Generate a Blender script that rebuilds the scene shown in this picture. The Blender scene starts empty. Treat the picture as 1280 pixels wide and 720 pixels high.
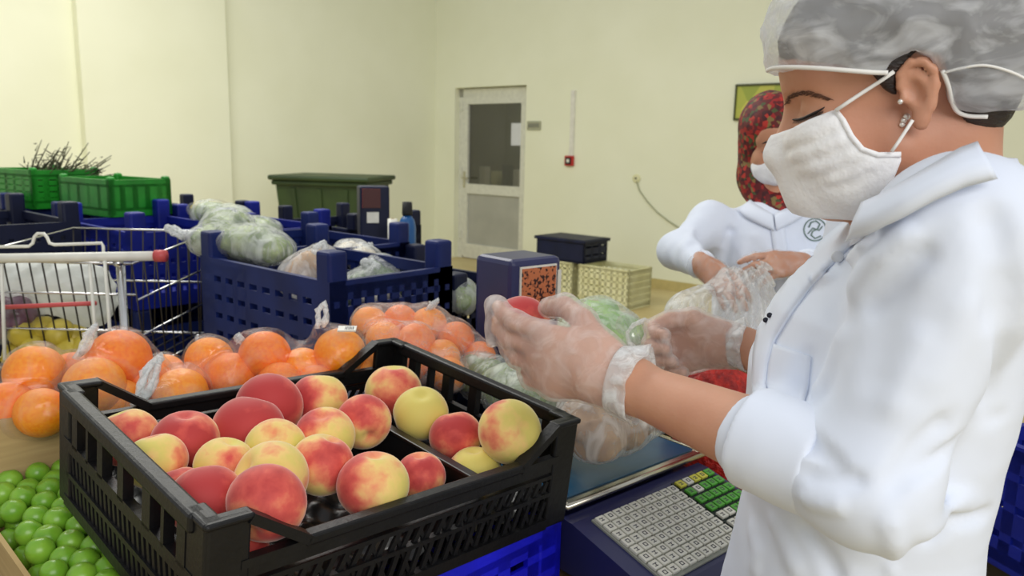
import bpy, bmesh, math, random
import numpy as np
from mathutils import Matrix, Vector

# ------------------------------------------------------------------ camera, world, lights
scn = bpy.context.scene
COL = scn.collection
FPX = 970.0
_p, _r = math.radians(10.2), math.radians(1.3)
CAM = np.array([0, 0, 1.4])
FW = np.array([0, math.cos(_p), -math.sin(_p)])
_U = np.array([0, math.sin(_p), math.cos(_p)])
_R = np.array([1.0, 0, 0])
RT = math.cos(_r) * _R + math.sin(_r) * _U
UP = -math.sin(_r) * _R + math.cos(_r) * _U


def P(u, v, d):
    """point of the room seen at pixel (u, v) of the 1280x720 photo, d metres deep"""
    return CAM + d * (FW + (u - 640) / FPX * RT + (360 - v) / FPX * UP)


cam_data = bpy.data.cameras.new('camera')
cam = bpy.data.objects.new('camera', cam_data)
COL.objects.link(cam)
M = Matrix.Identity(4)
for i in range(3):
    M[i][0], M[i][1], M[i][2], M[i][3] = RT[i], UP[i], -FW[i], CAM[i]
cam.matrix_world = M
cam_data.sensor_width = 23.6
cam_data.lens = FPX / 1280 * 23.6
cam_data.clip_start = 0.02
cam_data.dof.use_dof = True
cam_data.dof.focus_distance = 0.95
cam_data.dof.aperture_fstop = 5.6
scn.camera = cam

world = bpy.data.worlds.new('world')
scn.world = world
world.use_nodes = True
world.node_tree.nodes['Background'].inputs[0].default_value = (0.94, 0.97, 1.0, 1)
world.node_tree.nodes['Background'].inputs[1].default_value = 0.54


def area(name, loc, target, sx, sy, power, col):
    l = bpy.data.lights.new(name, 'AREA')
    l.shape = 'RECTANGLE'
    l.size, l.size_y, l.energy, l.color = sx, sy, power, col
    o = bpy.data.objects.new(name, l)
    COL.objects.link(o)
    o.location = loc
    o.rotation_euler = (Vector(target) - Vector(loc)).to_track_quat('-Z', 'Y').to_euler()
    return o


area('window_daylight', (1.2, -2.2, 2.9), (0.0, 1.4, 1.0), 3.0, 1.8, 84, (1.0, 0.98, 0.95))
area('ceiling_lamp', (-2.0, 4.4, 3.9), (-2.0, 4.4, 0), 3.0, 3.0, 150, (1.0, 0.985, 0.92))
scn.view_settings.view_transform = 'Standard'
scn.view_settings.look = 'None'
scn.view_settings.gamma = 1
scn.view_settings.use_curve_mapping = False
scn.view_settings.exposure = 0.0

rnd = random.Random(7)

# ------------------------------------------------------------------ helpers
def srgb(r, g, b):
    f = lambda c: (c / 255 / 12.92) if c / 255 <= 0.04045 else ((c / 255 + 0.055) / 1.055) ** 2.4
    return (f(r), f(g), f(b), 1)


def nodes(name):
    m = bpy.data.materials.new(name)
    m.use_nodes = True
    nt = m.node_tree
    return m, nt, nt.nodes['Principled BSDF'], nt.nodes['Material Output']


def mat(name, c1, c2=None, rough=0.5, scale=20, bump=0.0, bscale=60, metal=0.0, spec=0.5, detail=3, stretch=None,
        sss=0.0, sheen=0.0):
    m, nt, b, out = nodes(name)
    b.inputs['Roughness'].default_value = rough
    b.inputs['Metallic'].default_value = metal
    b.inputs['Specular IOR Level'].default_value = spec
    if sss:
        b.inputs['Subsurface Weight'].default_value = sss
        b.inputs['Subsurface Radius'].default_value = (0.012, 0.005, 0.003)
        b.inputs['Subsurface Scale'].default_value = 0.5
    if sheen:
        b.inputs['Sheen Weight'].default_value = sheen
        b.inputs['Sheen Roughness'].default_value = 0.4
    tc = nt.nodes.new('ShaderNodeTexCoord')
    vec = tc.outputs['Object']
    if stretch:
        mp = nt.nodes.new('ShaderNodeMapping')
        mp.inputs['Scale'].default_value = stretch
        nt.links.new(vec, mp.inputs[0])
        vec = mp.outputs[0]
    n = nt.nodes.new('ShaderNodeTexNoise')
    n.inputs['Scale'].default_value = scale
    n.inputs['Detail'].default_value = detail
    nt.links.new(vec, n.inputs['Vector'])
    r = nt.nodes.new('ShaderNodeValToRGB')
    c2 = c2 or tuple(x * 0.88 for x in c1[:3]) + (1,)
    r.color_ramp.elements[0].color, r.color_ramp.elements[1].color = c2, c1
    r.color_ramp.elements[0].position, r.color_ramp.elements[1].position = 0.35, 0.65
    nt.links.new(n.outputs['Fac'], r.inputs[0])
    nt.links.new(r.outputs[0], b.inputs['Base Color'])
    if bump:
        n2 = nt.nodes.new('ShaderNodeTexNoise')
        n2.inputs['Scale'].default_value = bscale
        n2.inputs['Detail'].default_value = 3
        nt.links.new(vec, n2.inputs['Vector'])
        bp = nt.nodes.new('ShaderNodeBump')
        bp.inputs['Strength'].default_value = bump
        bp.inputs['Distance'].default_value = 0.01
        nt.links.new(n2.outputs['Fac'], bp.inputs['Height'])
        nt.links.new(bp.outputs[0], b.inputs['Normal'])
    return m


def film(name, col=(0.9, 0.92, 0.92, 1), dens=0.2, dens2=0.55, scale=14, stretch=(1, 1, 1), rough=0.18, gloss=0.12,
         bump=0.8):
    """thin translucent plastic: clear where slack, milky along its creases"""
    m, nt, b, out = nodes(name)
    nt.nodes.remove(b)
    L = nt.links.new
    tc = nt.nodes.new('ShaderNodeTexCoord')
    mp = nt.nodes.new('ShaderNodeMapping')
    mp.inputs['Scale'].default_value = stretch
    L(tc.outputs['Object'], mp.inputs[0])
    n = nt.nodes.new('ShaderNodeTexNoise')
    n.inputs['Scale'].default_value = scale
    n.inputs['Detail'].default_value = 4
    n.inputs['Distortion'].default_value = 1.2
    L(mp.outputs[0], n.inputs['Vector'])
    mr = nt.nodes.new('ShaderNodeMapRange')
    mr.inputs[1].default_value, mr.inputs[2].default_value = 0.42, 0.68
    mr.inputs[3].default_value, mr.inputs[4].default_value = dens, dens2
    L(n.outputs['Fac'], mr.inputs[0])
    bp = nt.nodes.new('ShaderNodeBump')
    bp.inputs['Strength'].default_value = bump
    bp.inputs['Distance'].default_value = 0.008
    L(n.outputs['Fac'], bp.inputs['Height'])
    tr = nt.nodes.new('ShaderNodeBsdfTransparent')
    df = nt.nodes.new('ShaderNodeBsdfDiffuse')
    df.inputs[0].default_value = col
    tl = nt.nodes.new('ShaderNodeBsdfTranslucent')
    tl.inputs[0].default_value = col
    mx0 = nt.nodes.new('ShaderNodeMixShader')
    mx0.inputs[0].default_value = 0.35
    L(df.outputs[0], mx0.inputs[1])
    L(tl.outputs[0], mx0.inputs[2])
    gl = nt.nodes.new('ShaderNodeBsdfGlossy')
    gl.inputs['Roughness'].default_value = rough
    L(bp.outputs[0], gl.inputs['Normal'])
    mx1 = nt.nodes.new('ShaderNodeMixShader')
    L(mr.outputs[0], mx1.inputs[0])
    L(tr.outputs[0], mx1.inputs[1])
    L(mx0.outputs[0], mx1.inputs[2])
    mx2 = nt.nodes.new('ShaderNodeMixShader')
    lw = nt.nodes.new('ShaderNodeLayerWeight')
    lw.inputs[0].default_value = 0.25
    L(bp.outputs[0], lw.inputs['Normal'])
    mg = nt.nodes.new('ShaderNodeMath')
    mg.operation = 'MULTIPLY_ADD'
    L(lw.outputs['Fresnel'], mg.inputs[0])
    mg.inputs[1].default_value = gloss * 1.6
    mg.inputs[2].default_value = gloss * 0.25
    L(mg.outputs[0], mx2.inputs[0])
    L(mx1.outputs[0], mx2.inputs[1])
    L(gl.outputs[0], mx2.inputs[2])
    L(mx2.outputs[0], out.inputs[0])
    return m


def tag(o, label=None, cat=None, group=None, kind=None):
    if label: o['label'] = label
    if cat: o['category'] = cat
    if group: o['group'] = group
    if kind: o['kind'] = kind
    return o


ROOT_M = {}


def empty(name, loc=(0, 0, 0), rot=None):
    """Empty at a thing's base; rot is a 3x3 rotation or a yaw in radians"""
    o = bpy.data.objects.new(name, None)
    o.empty_display_size = 0.05
    COL.objects.link(o)
    if rot is None: rot = 0.0
    R3 = Matrix.Rotation(rot, 3, 'Z') if isinstance(rot, (int, float)) else rot
    m = Matrix.Translation(Vector(loc)) @ R3.to_4x4()
    o.matrix_world = m
    ROOT_M[o.name] = m
    return o


def link_mesh(name, me, material, parent=None, world_space=False, smooth=False):
    o = bpy.data.objects.new(name, me)
    COL.objects.link(o)
    if material is not None and not me.materials:
        me.materials.append(material)
    if smooth:
        me.polygons.foreach_set('use_smooth', [True] * len(me.polygons))
    if parent is not None:
        o.parent = parent
        if world_space:
            q = parent
            m = Matrix.Identity(4)
            while q is not None:
                if q.name in ROOT_M:
                    m = ROOT_M[q.name]
                    break
                q = q.parent
            if parent.name in ROOT_M:
                o.matrix_parent_inverse = m.inverted()
    return o


def copy_tree(o, parent=None):
    c = o.copy()
    COL.objects.link(c)
    c.parent = parent
    if parent is not None:
        c.matrix_parent_inverse = o.matrix_parent_inverse.copy()
    for ch in o.children:
        copy_tree(ch, c)
    return c


class MB:
    """collects simple shapes into one mesh"""
    def __init__(s):
        s.v, s.f = [], []

    def add(s, vs, fs):
        n = len(s.v)
        s.v += [tuple(map(float, q)) for q in vs]
        s.f += [tuple(i + n for i in q) for q in fs]
        return s

    def box(s, c, size, R=None, bev=0.0):
        hx, hy, hz = [q / 2 for q in size]
        c = np.array(c, float)
        R = np.eye(3) if R is None else np.array(R)
        if bev <= 0:
            vs = [c + R @ np.array((x * hx, y * hy, z * hz)) for x in (-1, 1) for y in (-1, 1) for z in (-1, 1)]
            return s.add(vs, [(0, 1, 3, 2), (4, 6, 7, 5), (0, 4, 5, 1), (2, 3, 7, 6), (0, 2, 6, 4), (1, 5, 7, 3)])
        bm = bmesh.new()
        bmesh.ops.create_cube(bm, size=1)
        for q in bm.verts: q.co = (q.co.x * size[0], q.co.y * size[1], q.co.z * size[2])
        bmesh.ops.bevel(bm, geom=bm.edges[:], offset=bev, segments=2, affect='EDGES', profile=0.5)
        bm.verts.index_update()
        vs = [c + R @ np.array(q.co) for q in bm.verts]
        fs = [tuple(q.index for q in f.verts) for f in bm.faces]
        bm.free()
        return s.add(vs, fs)

    def bar(s, a, b, w, t, up=(0, 0, 1)):
        """box from a to b, w wide sideways, t thick along up"""
        a, b = np.array(a, float), np.array(b, float)
        x = b - a
        L = np.linalg.norm(x)
        x = x / L
        up = np.array(up, float)
        y = np.cross(up, x)
        if np.linalg.norm(y) < 1e-6: y = np.array([0, 1.0, 0])
        y /= np.linalg.norm(y)
        z = np.cross(x, y)
        return s.box((a + b) / 2, (L, w, t), np.array([x, y, z]).T)

    def tube(s, pts, r, n=8, cap=True):
        pts = [np.array(q, float) for q in pts]
        rs = r if isinstance(r, (list, tuple, np.ndarray)) else [r] * len(pts)
        base = len(s.v)
        ref = None
        for i, q in enumerate(pts):
            t = pts[min(i + 1, len(pts) - 1)] - pts[max(i - 1, 0)]
            t /= max(np.linalg.norm(t), 1e-9)
            if ref is None:
                ref = np.array([0, 0, 1.0]) if abs(t[2]) < 0.9 else np.array([1.0, 0, 0])
            x = ref - t * (ref @ t)
            x /= max(np.linalg.norm(x), 1e-9)
            ref = x
            y = np.cross(t, x)
            for k in range(n):
                a = 2 * math.pi * k / n
                s.v.append(tuple(q + rs[i] * (math.cos(a) * x + math.sin(a) * y)))
        for i in range(len(pts) - 1):
            for k in range(n):
                a, b = base + i * n + k, base + i * n + (k + 1) % n
                s.f.append((a, b, b + n, a + n))
        if cap:
            s.f.append(tuple(base + k for k in range(n))[::-1])
            e = base + (len(pts) - 1) * n
            s.f.append(tuple(e + k for k in range(n)))
        return s

    def lathe(s, prof, n=24, c=(0, 0, 0), R=None):
        c = np.array(c, float)
        R = np.eye(3) if R is None else np.array(R)
        base = len(s.v)
        for (r, z) in prof:
            for k in range(n):
                a = 2 * math.pi * k / n
                s.v.append(tuple(c + R @ np.array((r * math.cos(a), r * math.sin(a), z))))
        for i in range(len(prof) - 1):
            for k in range(n):
                a, b = base + i * n + k, base + i * n + (k + 1) % n
                s.f.append((a, b, b + n, a + n))
        return s

    def mesh(s, name):
        me = bpy.data.meshes.new(name)
        me.from_pydata(s.v, [], s.f)
        me.update()
        return me

    def build(s, name, material, parent=None, world_space=False, smooth=False):
        return link_mesh(name, s.mesh(name), material, parent, world_space, smooth)


# ------------------------------------------------------------------ smooth solid modelling (distance fields + surface nets)
class Op:
    def __init__(s, fn, c, rad, k=0.01, mode='u'):
        s.fn, s.c, s.rad, s.k, s.mode = fn, np.array(c, float), rad, k, mode


def cone(a, b, ra, rb, k=0.01, mode='u'):
    a, b = np.array(a, float), np.array(b, float)
    ab = b - a
    L2 = max(ab @ ab, 1e-12)

    def fn(p):
        t = np.clip(((p - a) @ ab) / L2, 0, 1)
        q = p - a - t[:, None] * ab
        return np.sqrt((q * q).sum(1)) - (ra + (rb - ra) * t)
    return Op(fn, (a + b) / 2, math.sqrt(L2) / 2 + max(ra, rb), k, mode)


def ell(c, r, R=None, k=0.01, mode='u'):
    c, r = np.array(c, float), np.array(r, float)
    R = np.eye(3) if R is None else np.array(R, float)   # columns = axes

    def fn(p):
        q = (p - c) @ R
        k0 = np.sqrt(((q / r) ** 2).sum(1))
        k1 = np.sqrt(((q / (r * r)) ** 2).sum(1))
        return k0 * (k0 - 1) / np.maximum(k1, 1e-9)
    return Op(fn, c, r.max(), k, mode)


def rbox(c, half, R=None, rr=0.005, k=0.005, mode='u'):
    c, half = np.array(c, float), np.array(half, float) - rr
    R = np.eye(3) if R is None else np.array(R, float)

    def fn(p):
        q = np.abs((p - c) @ R) - half
        return np.sqrt((np.maximum(q, 0) ** 2).sum(1)) + np.minimum(q.max(1), 0) - rr
    return Op(fn, c, np.linalg.norm(half) + rr, k, mode)


def plane_cut(n, d0, k=0.002):
    """keep the side where n.p < d0"""
    n = np.array(n, float)
    return Op(lambda p: p @ n - d0, (0, 0, 0), 1e3, k, 'i')


def loft(origin, f, l, tab, zlo, zhi, k=0.02, ex=2.3):
    """upright body: per height a forward shift, a half depth and a half width"""
    o, f, l = np.array(origin, float), np.array(f, float), np.array(l, float)
    T = np.array(sorted(tab))

    def fn(p):
        q = p - o
        z = p[:, 2]
        x = q @ f - np.interp(z, T[:, 0], T[:, 1])
        y = q @ l
        rx, ry = np.interp(z, T[:, 0], T[:, 2]), np.interp(z, T[:, 0], T[:, 3])
        rho = (np.abs(x / rx) ** ex + np.abs(y / ry) ** ex) ** (1 / ex)
        d = (rho - 1) * np.minimum(rx, ry)
        return np.maximum(d, np.maximum(z - zhi, zlo - z))
    return Op(fn, (o[0], o[1], (zlo + zhi) / 2), (zhi - zlo) / 2 + 0.25, k, 'u')


def ridge(pts, amp, sig):
    """fold: raises (amp>0) or creases (amp<0) the surface along a polyline"""
    pts = [np.array(q, float) for q in pts]
    c = sum(pts) / len(pts)
    rad = max(np.linalg.norm(q - c) for q in pts) + 3 * sig

    def fn(p):
        best = None
        n = len(pts) - 1
        tt = None
        for i in range(n):
            a, b = pts[i], pts[i + 1]
            ab = b - a
            t = np.clip(((p - a) @ ab) / max(ab @ ab, 1e-12), 0, 1)
            q = p - a - t[:, None] * ab
            dd = (q * q).sum(1)
            s = (i + t) / n
            if best is None:
                best, tt = dd, s
            else:
                tt = np.where(dd < best, s, tt)
                best = np.minimum(best, dd)
        taper = np.clip(np.minimum(tt, 1 - tt) * 5 + 0.15, 0, 1)
        return -amp * np.exp(-best / (sig * sig)) * taper
    return Op(fn, c, rad, 0, 'd')


def noise_disp(amp, freq, seed=0, n=10, ridged=False):
    rs = np.random.RandomState(seed)
    D = rs.normal(size=(n, 3))
    D /= np.linalg.norm(D, axis=1)[:, None]
    D *= freq * (0.6 + rs.rand(n)[:, None] * 0.9)
    ph = rs.rand(n) * 6.28

    def fn(p):
        s = np.sin(p @ D.T + ph)
        if ridged:
            w = np.sin(p @ D[::-1].T * 0.6 + ph[::-1])
            return -amp * ((1 - np.abs(s * 0.7 + w * 0.3)) ** 2 - 0.35).mean(1) * 2.2
        return amp * s.mean(1) * 2.0
    return Op(fn, (0, 0, 0), 1e3, 0, 'd')


def fold_disp(fn):
    return Op(fn, (0, 0, 0), 1e3, 0, 'd')


def ev(ops, p):
    d = None
    for o in ops:
        v = o.fn(p)
        if o.mode == 'd':
            if d is not None: d = d + v
            continue
        if o.mode == 'u':
            if d is None:
                d = v
            else:
                k = o.k
                h = np.clip(0.5 + 0.5 * (v - d) / k, 0, 1)
                d = v + (d - v) * h - k * h * (1 - h)
        else:
            if d is None: continue
            if o.mode == 's': v = -v
            k = o.k
            h = np.clip(0.5 - 0.5 * (v - d) / k, 0, 1)
            d = v + (d - v) * h + k * h * (1 - h)
    return d


def surfnet(name, ops, h, B=12, margin=0.03):
    us = [o for o in ops if o.mode == 'u']
    lo = np.min([o.c - o.rad for o in us], axis=0) - 3 * h - 0.01
    hi = np.max([o.c + o.rad for o in us], axis=0) + 3 * h + 0.01
    s = B * h
    nb = np.ceil((hi - lo) / s).astype(int)
    NY, NZ = (nb[1] + 2) * B, (nb[2] + 2) * B
    br = s * 0.8661
    ctr = np.stack(np.meshgrid(*[np.arange(n) for n in nb], indexing='ij'), -1).reshape(-1, 3)
    cw = lo + (ctr + 0.5) * s
    near = np.zeros(len(cw), bool)
    for o in us:
        near |= np.linalg.norm(cw - o.c, axis=1) < o.rad + br + margin
    ctr, cw = ctr[near], cw[near]
    dc = ev([o for o in ops if o.mode != 'd'], cw)
    keep = np.abs(dc) < br + margin
    ctr, cw = ctr[keep], cw[keep]
    g = np.stack(np.meshgrid(*[np.arange(B + 1)] * 3, indexing='ij'), -1).reshape(-1, 3)
    ids, vpos, quads = [], [], []
    cor = [(a, b, c) for a in (0, 1) for b in (0, 1) for c in (0, 1)]
    edges = [(i, j) for i in range(8) for j in range(i + 1, 8) if sum(abs(cor[i][q] - cor[j][q]) for q in range(3)) == 1]
    for cb, cc in zip(ctr, cw):
        sub = [o for o in ops if o.rad > 100 or np.linalg.norm(cc - o.c) < o.rad + br + margin]
        if not any(o.mode == 'u' for o in sub): continue
        base = cb * B
        d = ev(sub, lo + (base + g) * h)
        V = d.reshape(B + 1, B + 1, B + 1)
        I = V < 0
        if I.all() or not I.any(): continue
        cs = np.zeros((B, B, B), int)
        for (a, b, c) in cor: cs += I[a:a + B, b:b + B, c:c + B]
        act = np.argwhere((cs > 0) & (cs < 8))
        if len(act):
            vals = np.stack([V[act[:, 0] + a, act[:, 1] + b, act[:, 2] + c] for (a, b, c) in cor], 1)
            acc = np.zeros((len(act), 3))
            cnt = np.zeros(len(act))
            for (i, j) in edges:
                vi, vj = vals[:, i], vals[:, j]
                m = (vi < 0) != (vj < 0)
                t = np.where(m, vi / np.where(m, vi - vj, 1), 0)
                pi, pj = np.array(cor[i]), np.array(cor[j])
                acc += m[:, None] * (pi + t[:, None] * (pj - pi))
                cnt += m
            ga = base + act
            ids.append((ga[:, 0] * NY + ga[:, 1]) * NZ + ga[:, 2])
            vpos.append(lo + (ga + acc / cnt[:, None]) * h)
        for ax in range(3):
            sl0 = I[:B, :B, :B]
            sl1 = [I[1:, :B, :B], I[:B, 1:, :B], I[:B, :B, 1:]][ax]
            e = np.argwhere(sl0 != sl1)
            if not len(e): continue
            ins = sl0[e[:, 0], e[:, 1], e[:, 2]]
            ge = base + e
            a1, a2 = [(1, 2), (2, 0), (0, 1)][ax]
            o1, o2 = np.zeros(3, int), np.zeros(3, int)
            o1[a1] = 1
            o2[a2] = 1
            q = np.stack([ge - o1 - o2, ge - o2, ge, ge - o1], 1)
            q[~ins] = q[~ins][:, ::-1]
            quads.append((q[..., 0] * NY + q[..., 1]) * NZ + q[..., 2])
    ids, vpos, quads = np.concatenate(ids), np.concatenate(vpos), np.concatenate(quads)
    order = np.argsort(ids)
    ids, vpos = ids[order], vpos[order]
    idx = np.clip(np.searchsorted(ids, quads), 0, len(ids) - 1)
    idx = idx[(ids[idx] == quads).all(1)]
    me = bpy.data.meshes.new(name)
    me.vertices.add(len(vpos))
    me.vertices.foreach_set('co', vpos.ravel().astype(np.float32))
    me.loops.add(len(idx) * 4)
    me.loops.foreach_set('vertex_index', idx.ravel().astype(np.int32))
    me.polygons.add(len(idx))
    me.polygons.foreach_set('loop_start', (np.arange(len(idx)) * 4).astype(np.int32))
    me.polygons.foreach_set('use_smooth', np.ones(len(idx), bool))
    me.update(calc_edges=True)
    me.validate()
    return me


def sdf_obj(name, ops, h, material, parent=None, world_space=True, margin=0.03):
    return link_mesh(name, surfnet(name, ops, h, margin=margin), material, parent, world_space)


def march(ops, o, d, tmax=1.0, off=0.0):
    """walk from o along d until the solid is met"""
    o, d = np.array(o, float), np.array(d, float)
    d /= np.linalg.norm(d)
    t = 0.0
    for _ in range(120):
        v = float(ev(ops, (o + t * d)[None])[0]) - off
        if v < 0.0004: break
        t += v * 0.7
        if t > tmax: break
    return o + t * d


def march_many(ops, O, D, tmax=1.0, off=0.0):
    O, D = np.array(O, float), np.array(D, float)
    D = D / np.linalg.norm(D, axis=1)[:, None]
    t = np.zeros(len(O))
    for _ in range(90):
        v = ev(ops, O + t[:, None] * D) - off
        go = (v > 0.0004) & (t < tmax)
        if not go.any(): break
        t = np.where(go, t + v * 0.7, t)
    return O + t[:, None] * D


def unit(v):
    v = np.array(v, float)
    return v / np.linalg.norm(v)

# ------------------------------------------------------------------ materials
M_WALL = mat('cream_wall_paint', srgb(238, 239, 214), srgb(233, 234, 207), rough=0.75, scale=1.2, bump=0.05, bscale=40)
M_FLOOR = mat('tan_floor', srgb(206, 190, 138), srgb(186, 166, 112), rough=0.45, scale=1.6, bump=0.02, detail=6)
M_BASEB = mat('baseboard_stone', srgb(196, 180, 120), rough=0.5)
M_ALU = mat('white_aluminium', srgb(222, 222, 208), rough=0.4)
M_DPANEL = mat('grey_door_panel', srgb(176, 176, 166), rough=0.5, scale=3)
M_BLACK = mat('black_plastic', srgb(17, 17, 19), srgb(12, 12, 14), spec=0.35, rough=0.42, scale=30, bump=0.08, bscale=120)
M_TRAY = mat('black_tray_plastic', srgb(16, 16, 18), rough=0.3)
M_NAVY = mat('navy_plastic', srgb(20, 38, 100), srgb(15, 28, 80), spec=0.3, rough=0.5, scale=8)
M_NAVYD = mat('dark_navy_plastic', srgb(19, 26, 58), srgb(14, 20, 46), spec=0.3, rough=0.5, scale=8)
M_BLUE = mat('blue_plastic', srgb(18, 34, 142), srgb(14, 26, 112), spec=0.3, rough=0.5, scale=8)
M_BRIGHT = mat('bright_blue_plastic', srgb(24, 28, 214), srgb(18, 20, 180), rough=0.35, scale=12, bump=0.2, bscale=30)
M_GREEN = mat('green_plastic', srgb(34, 148, 40), srgb(26, 122, 32), rough=0.4, scale=9)
M_DGREEN = mat('bin_green_plastic', srgb(46, 66, 28), srgb(36, 54, 22), rough=0.5, scale=4)
M_CREAMP = mat('cream_plastic', srgb(226, 224, 182), srgb(212, 208, 160), rough=0.5, scale=6)
M_CARD = mat('cardboard', srgb(192, 166, 116), srgb(178, 152, 104), rough=0.85, scale=6, stretch=(1, 1, 18), spec=0.2)
M_STEEL = mat('stainless_steel', srgb(210, 205, 190), rough=0.22, metal=1.0, scale=3)
M_CHROME = mat('chrome_wire', srgb(225, 225, 225), rough=0.2, metal=1.0)
M_DWIRE = mat('dull_wire', srgb(70, 66, 62), rough=0.4, metal=0.7)
M_WOOD = mat('table_board', srgb(120, 96, 66), srgb(98, 76, 50), rough=0.6, scale=5, stretch=(1, 12, 1))
M_WHITEP = mat('white_plastic', srgb(232, 230, 218), rough=0.4)
M_RED = mat('red_plastic', srgb(190, 34, 30), rough=0.4)
M_REDCAP = mat('faded_red_plastic', srgb(206, 84, 84), rough=0.5)
M_SCALE = mat('scale_navy_casing', srgb(44, 46, 92), srgb(38, 40, 80), rough=0.32, scale=5)
M_KEYW = mat('key_white', srgb(226, 224, 212), rough=0.45)
M_KEYBED = mat('key_bed_grey', srgb(150, 152, 142), rough=0.6)
M_KEYG = mat('key_green', srgb(86, 168, 60), rough=0.45)
M_KEYY = mat('key_yellow', srgb(214, 208, 80), rough=0.45)
M_INK = mat('key_print', srgb(96, 96, 100), rough=0.7)
M_DARKBED = mat('dark_key_bed', srgb(34, 44, 40), rough=0.6)
M_PANBLUE = mat('pan_blue_film', srgb(34, 88, 122), srgb(24, 64, 96), rough=0.25, scale=5, bump=0.15, bscale=12)
M_RUBBER = mat('black_rubber', srgb(20, 20, 22), rough=0.7)
M_SKIN = mat('skin', srgb(206, 153, 124), srgb(188, 132, 104), rough=0.5, scale=9, bump=0.05, bscale=220, sss=0.12)
M_SKIN2 = mat('skin_tan', srgb(202, 148, 116), srgb(186, 130, 100), rough=0.5, scale=9, sss=0.1)
M_COAT = mat('white_coat_cotton', srgb(228, 234, 246), srgb(222, 229, 243), rough=0.8, scale=4, bump=0.12, bscale=9, spec=0.2, sheen=0.1)
M_MASK = mat('white_mask_fabric', srgb(244, 244, 244), srgb(236, 236, 238), rough=0.85, scale=30, bump=0.15, bscale=160, spec=0.2)
M_STRAP = mat('white_elastic', srgb(240, 238, 232), rough=0.8)
M_HAIR = mat('dark_brown_hair', srgb(44, 30, 24), srgb(26, 17, 14), rough=0.5, scale=14, stretch=(1, 1, 8), bump=0.5, bscale=60)
M_EYE = mat('dark_lash', srgb(30, 20, 18), rough=0.6)
M_BROW = mat('eyebrow_hair', srgb(104, 70, 52), srgb(80, 52, 40), rough=0.8, scale=150)
M_PEARL = mat('silver_earring', srgb(240, 236, 226), rough=0.15, metal=0.6)
M_BTN = mat('dark_snap_button', srgb(40, 42, 56), rough=0.3, metal=0.4)
M_BTNW = mat('white_button', srgb(225, 228, 235), rough=0.3)
M_BAG = film('clear_bag_film', dens=0.0, dens2=0.2, scale=16, stretch=(1, 1, 0.5), gloss=0.1)
M_BAGW = film('milky_bag_film', dens=0.3, dens2=0.85, scale=60, gloss=0.06)
M_BAGS = film('slack_bag_film', dens=0.2, dens2=0.62, scale=20, stretch=(1.6, 1.6, 0.35), gloss=0.14)
M_GLOVE = film('vinyl_glove_film', col=(0.93, 0.9, 0.88, 1), dens=0.26, dens2=0.52, scale=34, stretch=(1, 1, 1), gloss=0.08, rough=0.3, bump=0.5)
M_GLOVEC = film('vinyl_glove_cuff', dens=0.34, dens2=0.85, scale=55, gloss=0.08)
M_CAP = film('bouffant_cap_fabric', col=(0.9, 0.92, 0.95, 1), dens=0.36, dens2=0.84, scale=20, stretch=(1, 1, 1.8), gloss=0.02, bump=0.6)


def peach_mat():
    m, nt, b, out = nodes('peach_skin')
    L = nt.links.new
    tc = nt.nodes.new('ShaderNodeTexCoord')
    sep = nt.nodes.new('ShaderNodeSeparateXYZ')
    L(tc.outputs['Object'], sep.inputs[0])
    n = nt.nodes.new('ShaderNodeTexNoise')
    n.inputs['Scale'].default_value = 24
    n.inputs['Detail'].default_value = 5
    oi = nt.nodes.new('ShaderNodeObjectInfo')
    add = nt.nodes.new('ShaderNodeVectorMath')
    L(tc.outputs['Object'], add.inputs[0])
    L(oi.outputs['Random'], add.inputs[1])
    L(add.outputs[0], n.inputs['Vector'])
    # blush on the +X cheek of the fruit; the object colour's alpha shifts how far it spreads
    ma = nt.nodes.new('ShaderNodeMath'); ma.operation = 'MULTIPLY_ADD'
    L(sep.outputs[0], ma.inputs[0]); ma.inputs[1].default_value = 8.0
    at = nt.nodes.new('ShaderNodeAttribute'); at.attribute_type = 'OBJECT'; at.attribute_name = 'blush'
    L(at.outputs['Fac'], ma.inputs[2])
    m2 = nt.nodes.new('ShaderNodeMath'); m2.operation = 'MULTIPLY_ADD'
    L(n.outputs['Fac'], m2.inputs[0]); m2.inputs[1].default_value = 1.7
    L(ma.outputs[0], m2.inputs[2])
    r = nt.nodes.new('ShaderNodeValToRGB')
    cr = r.color_ramp
    cr.elements[0].position, cr.elements[0].color = 0.18, srgb(222, 206, 112)
    cr.elements[1].position, cr.elements[1].color = 1.0, srgb(184, 64, 64)
    for pos, c in ((0.40, (240, 204, 128)), (0.58, (236, 150, 108)), (0.78, (214, 92, 82))):
        e = cr.elements.new(pos)
        e.color = srgb(*c)
    L(m2.outputs[0], r.inputs[0])
    L(r.outputs[0], b.inputs['Base Color'])
    b.inputs['Roughness'].default_value = 0.62
    b.inputs['Specular IOR Level'].default_value = 0.25
    b.inputs['Sheen Weight'].default_value = 0.55
    b.inputs['Sheen Roughness'].default_value = 0.35
    b.inputs['Sheen Tint'].default_value = (1, 0.88, 0.82, 1)
    b.inputs['Subsurface Weight'].default_value = 0.08
    b.inputs['Subsurface Radius'].default_value = (0.01, 0.004, 0.002)
    return m


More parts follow.
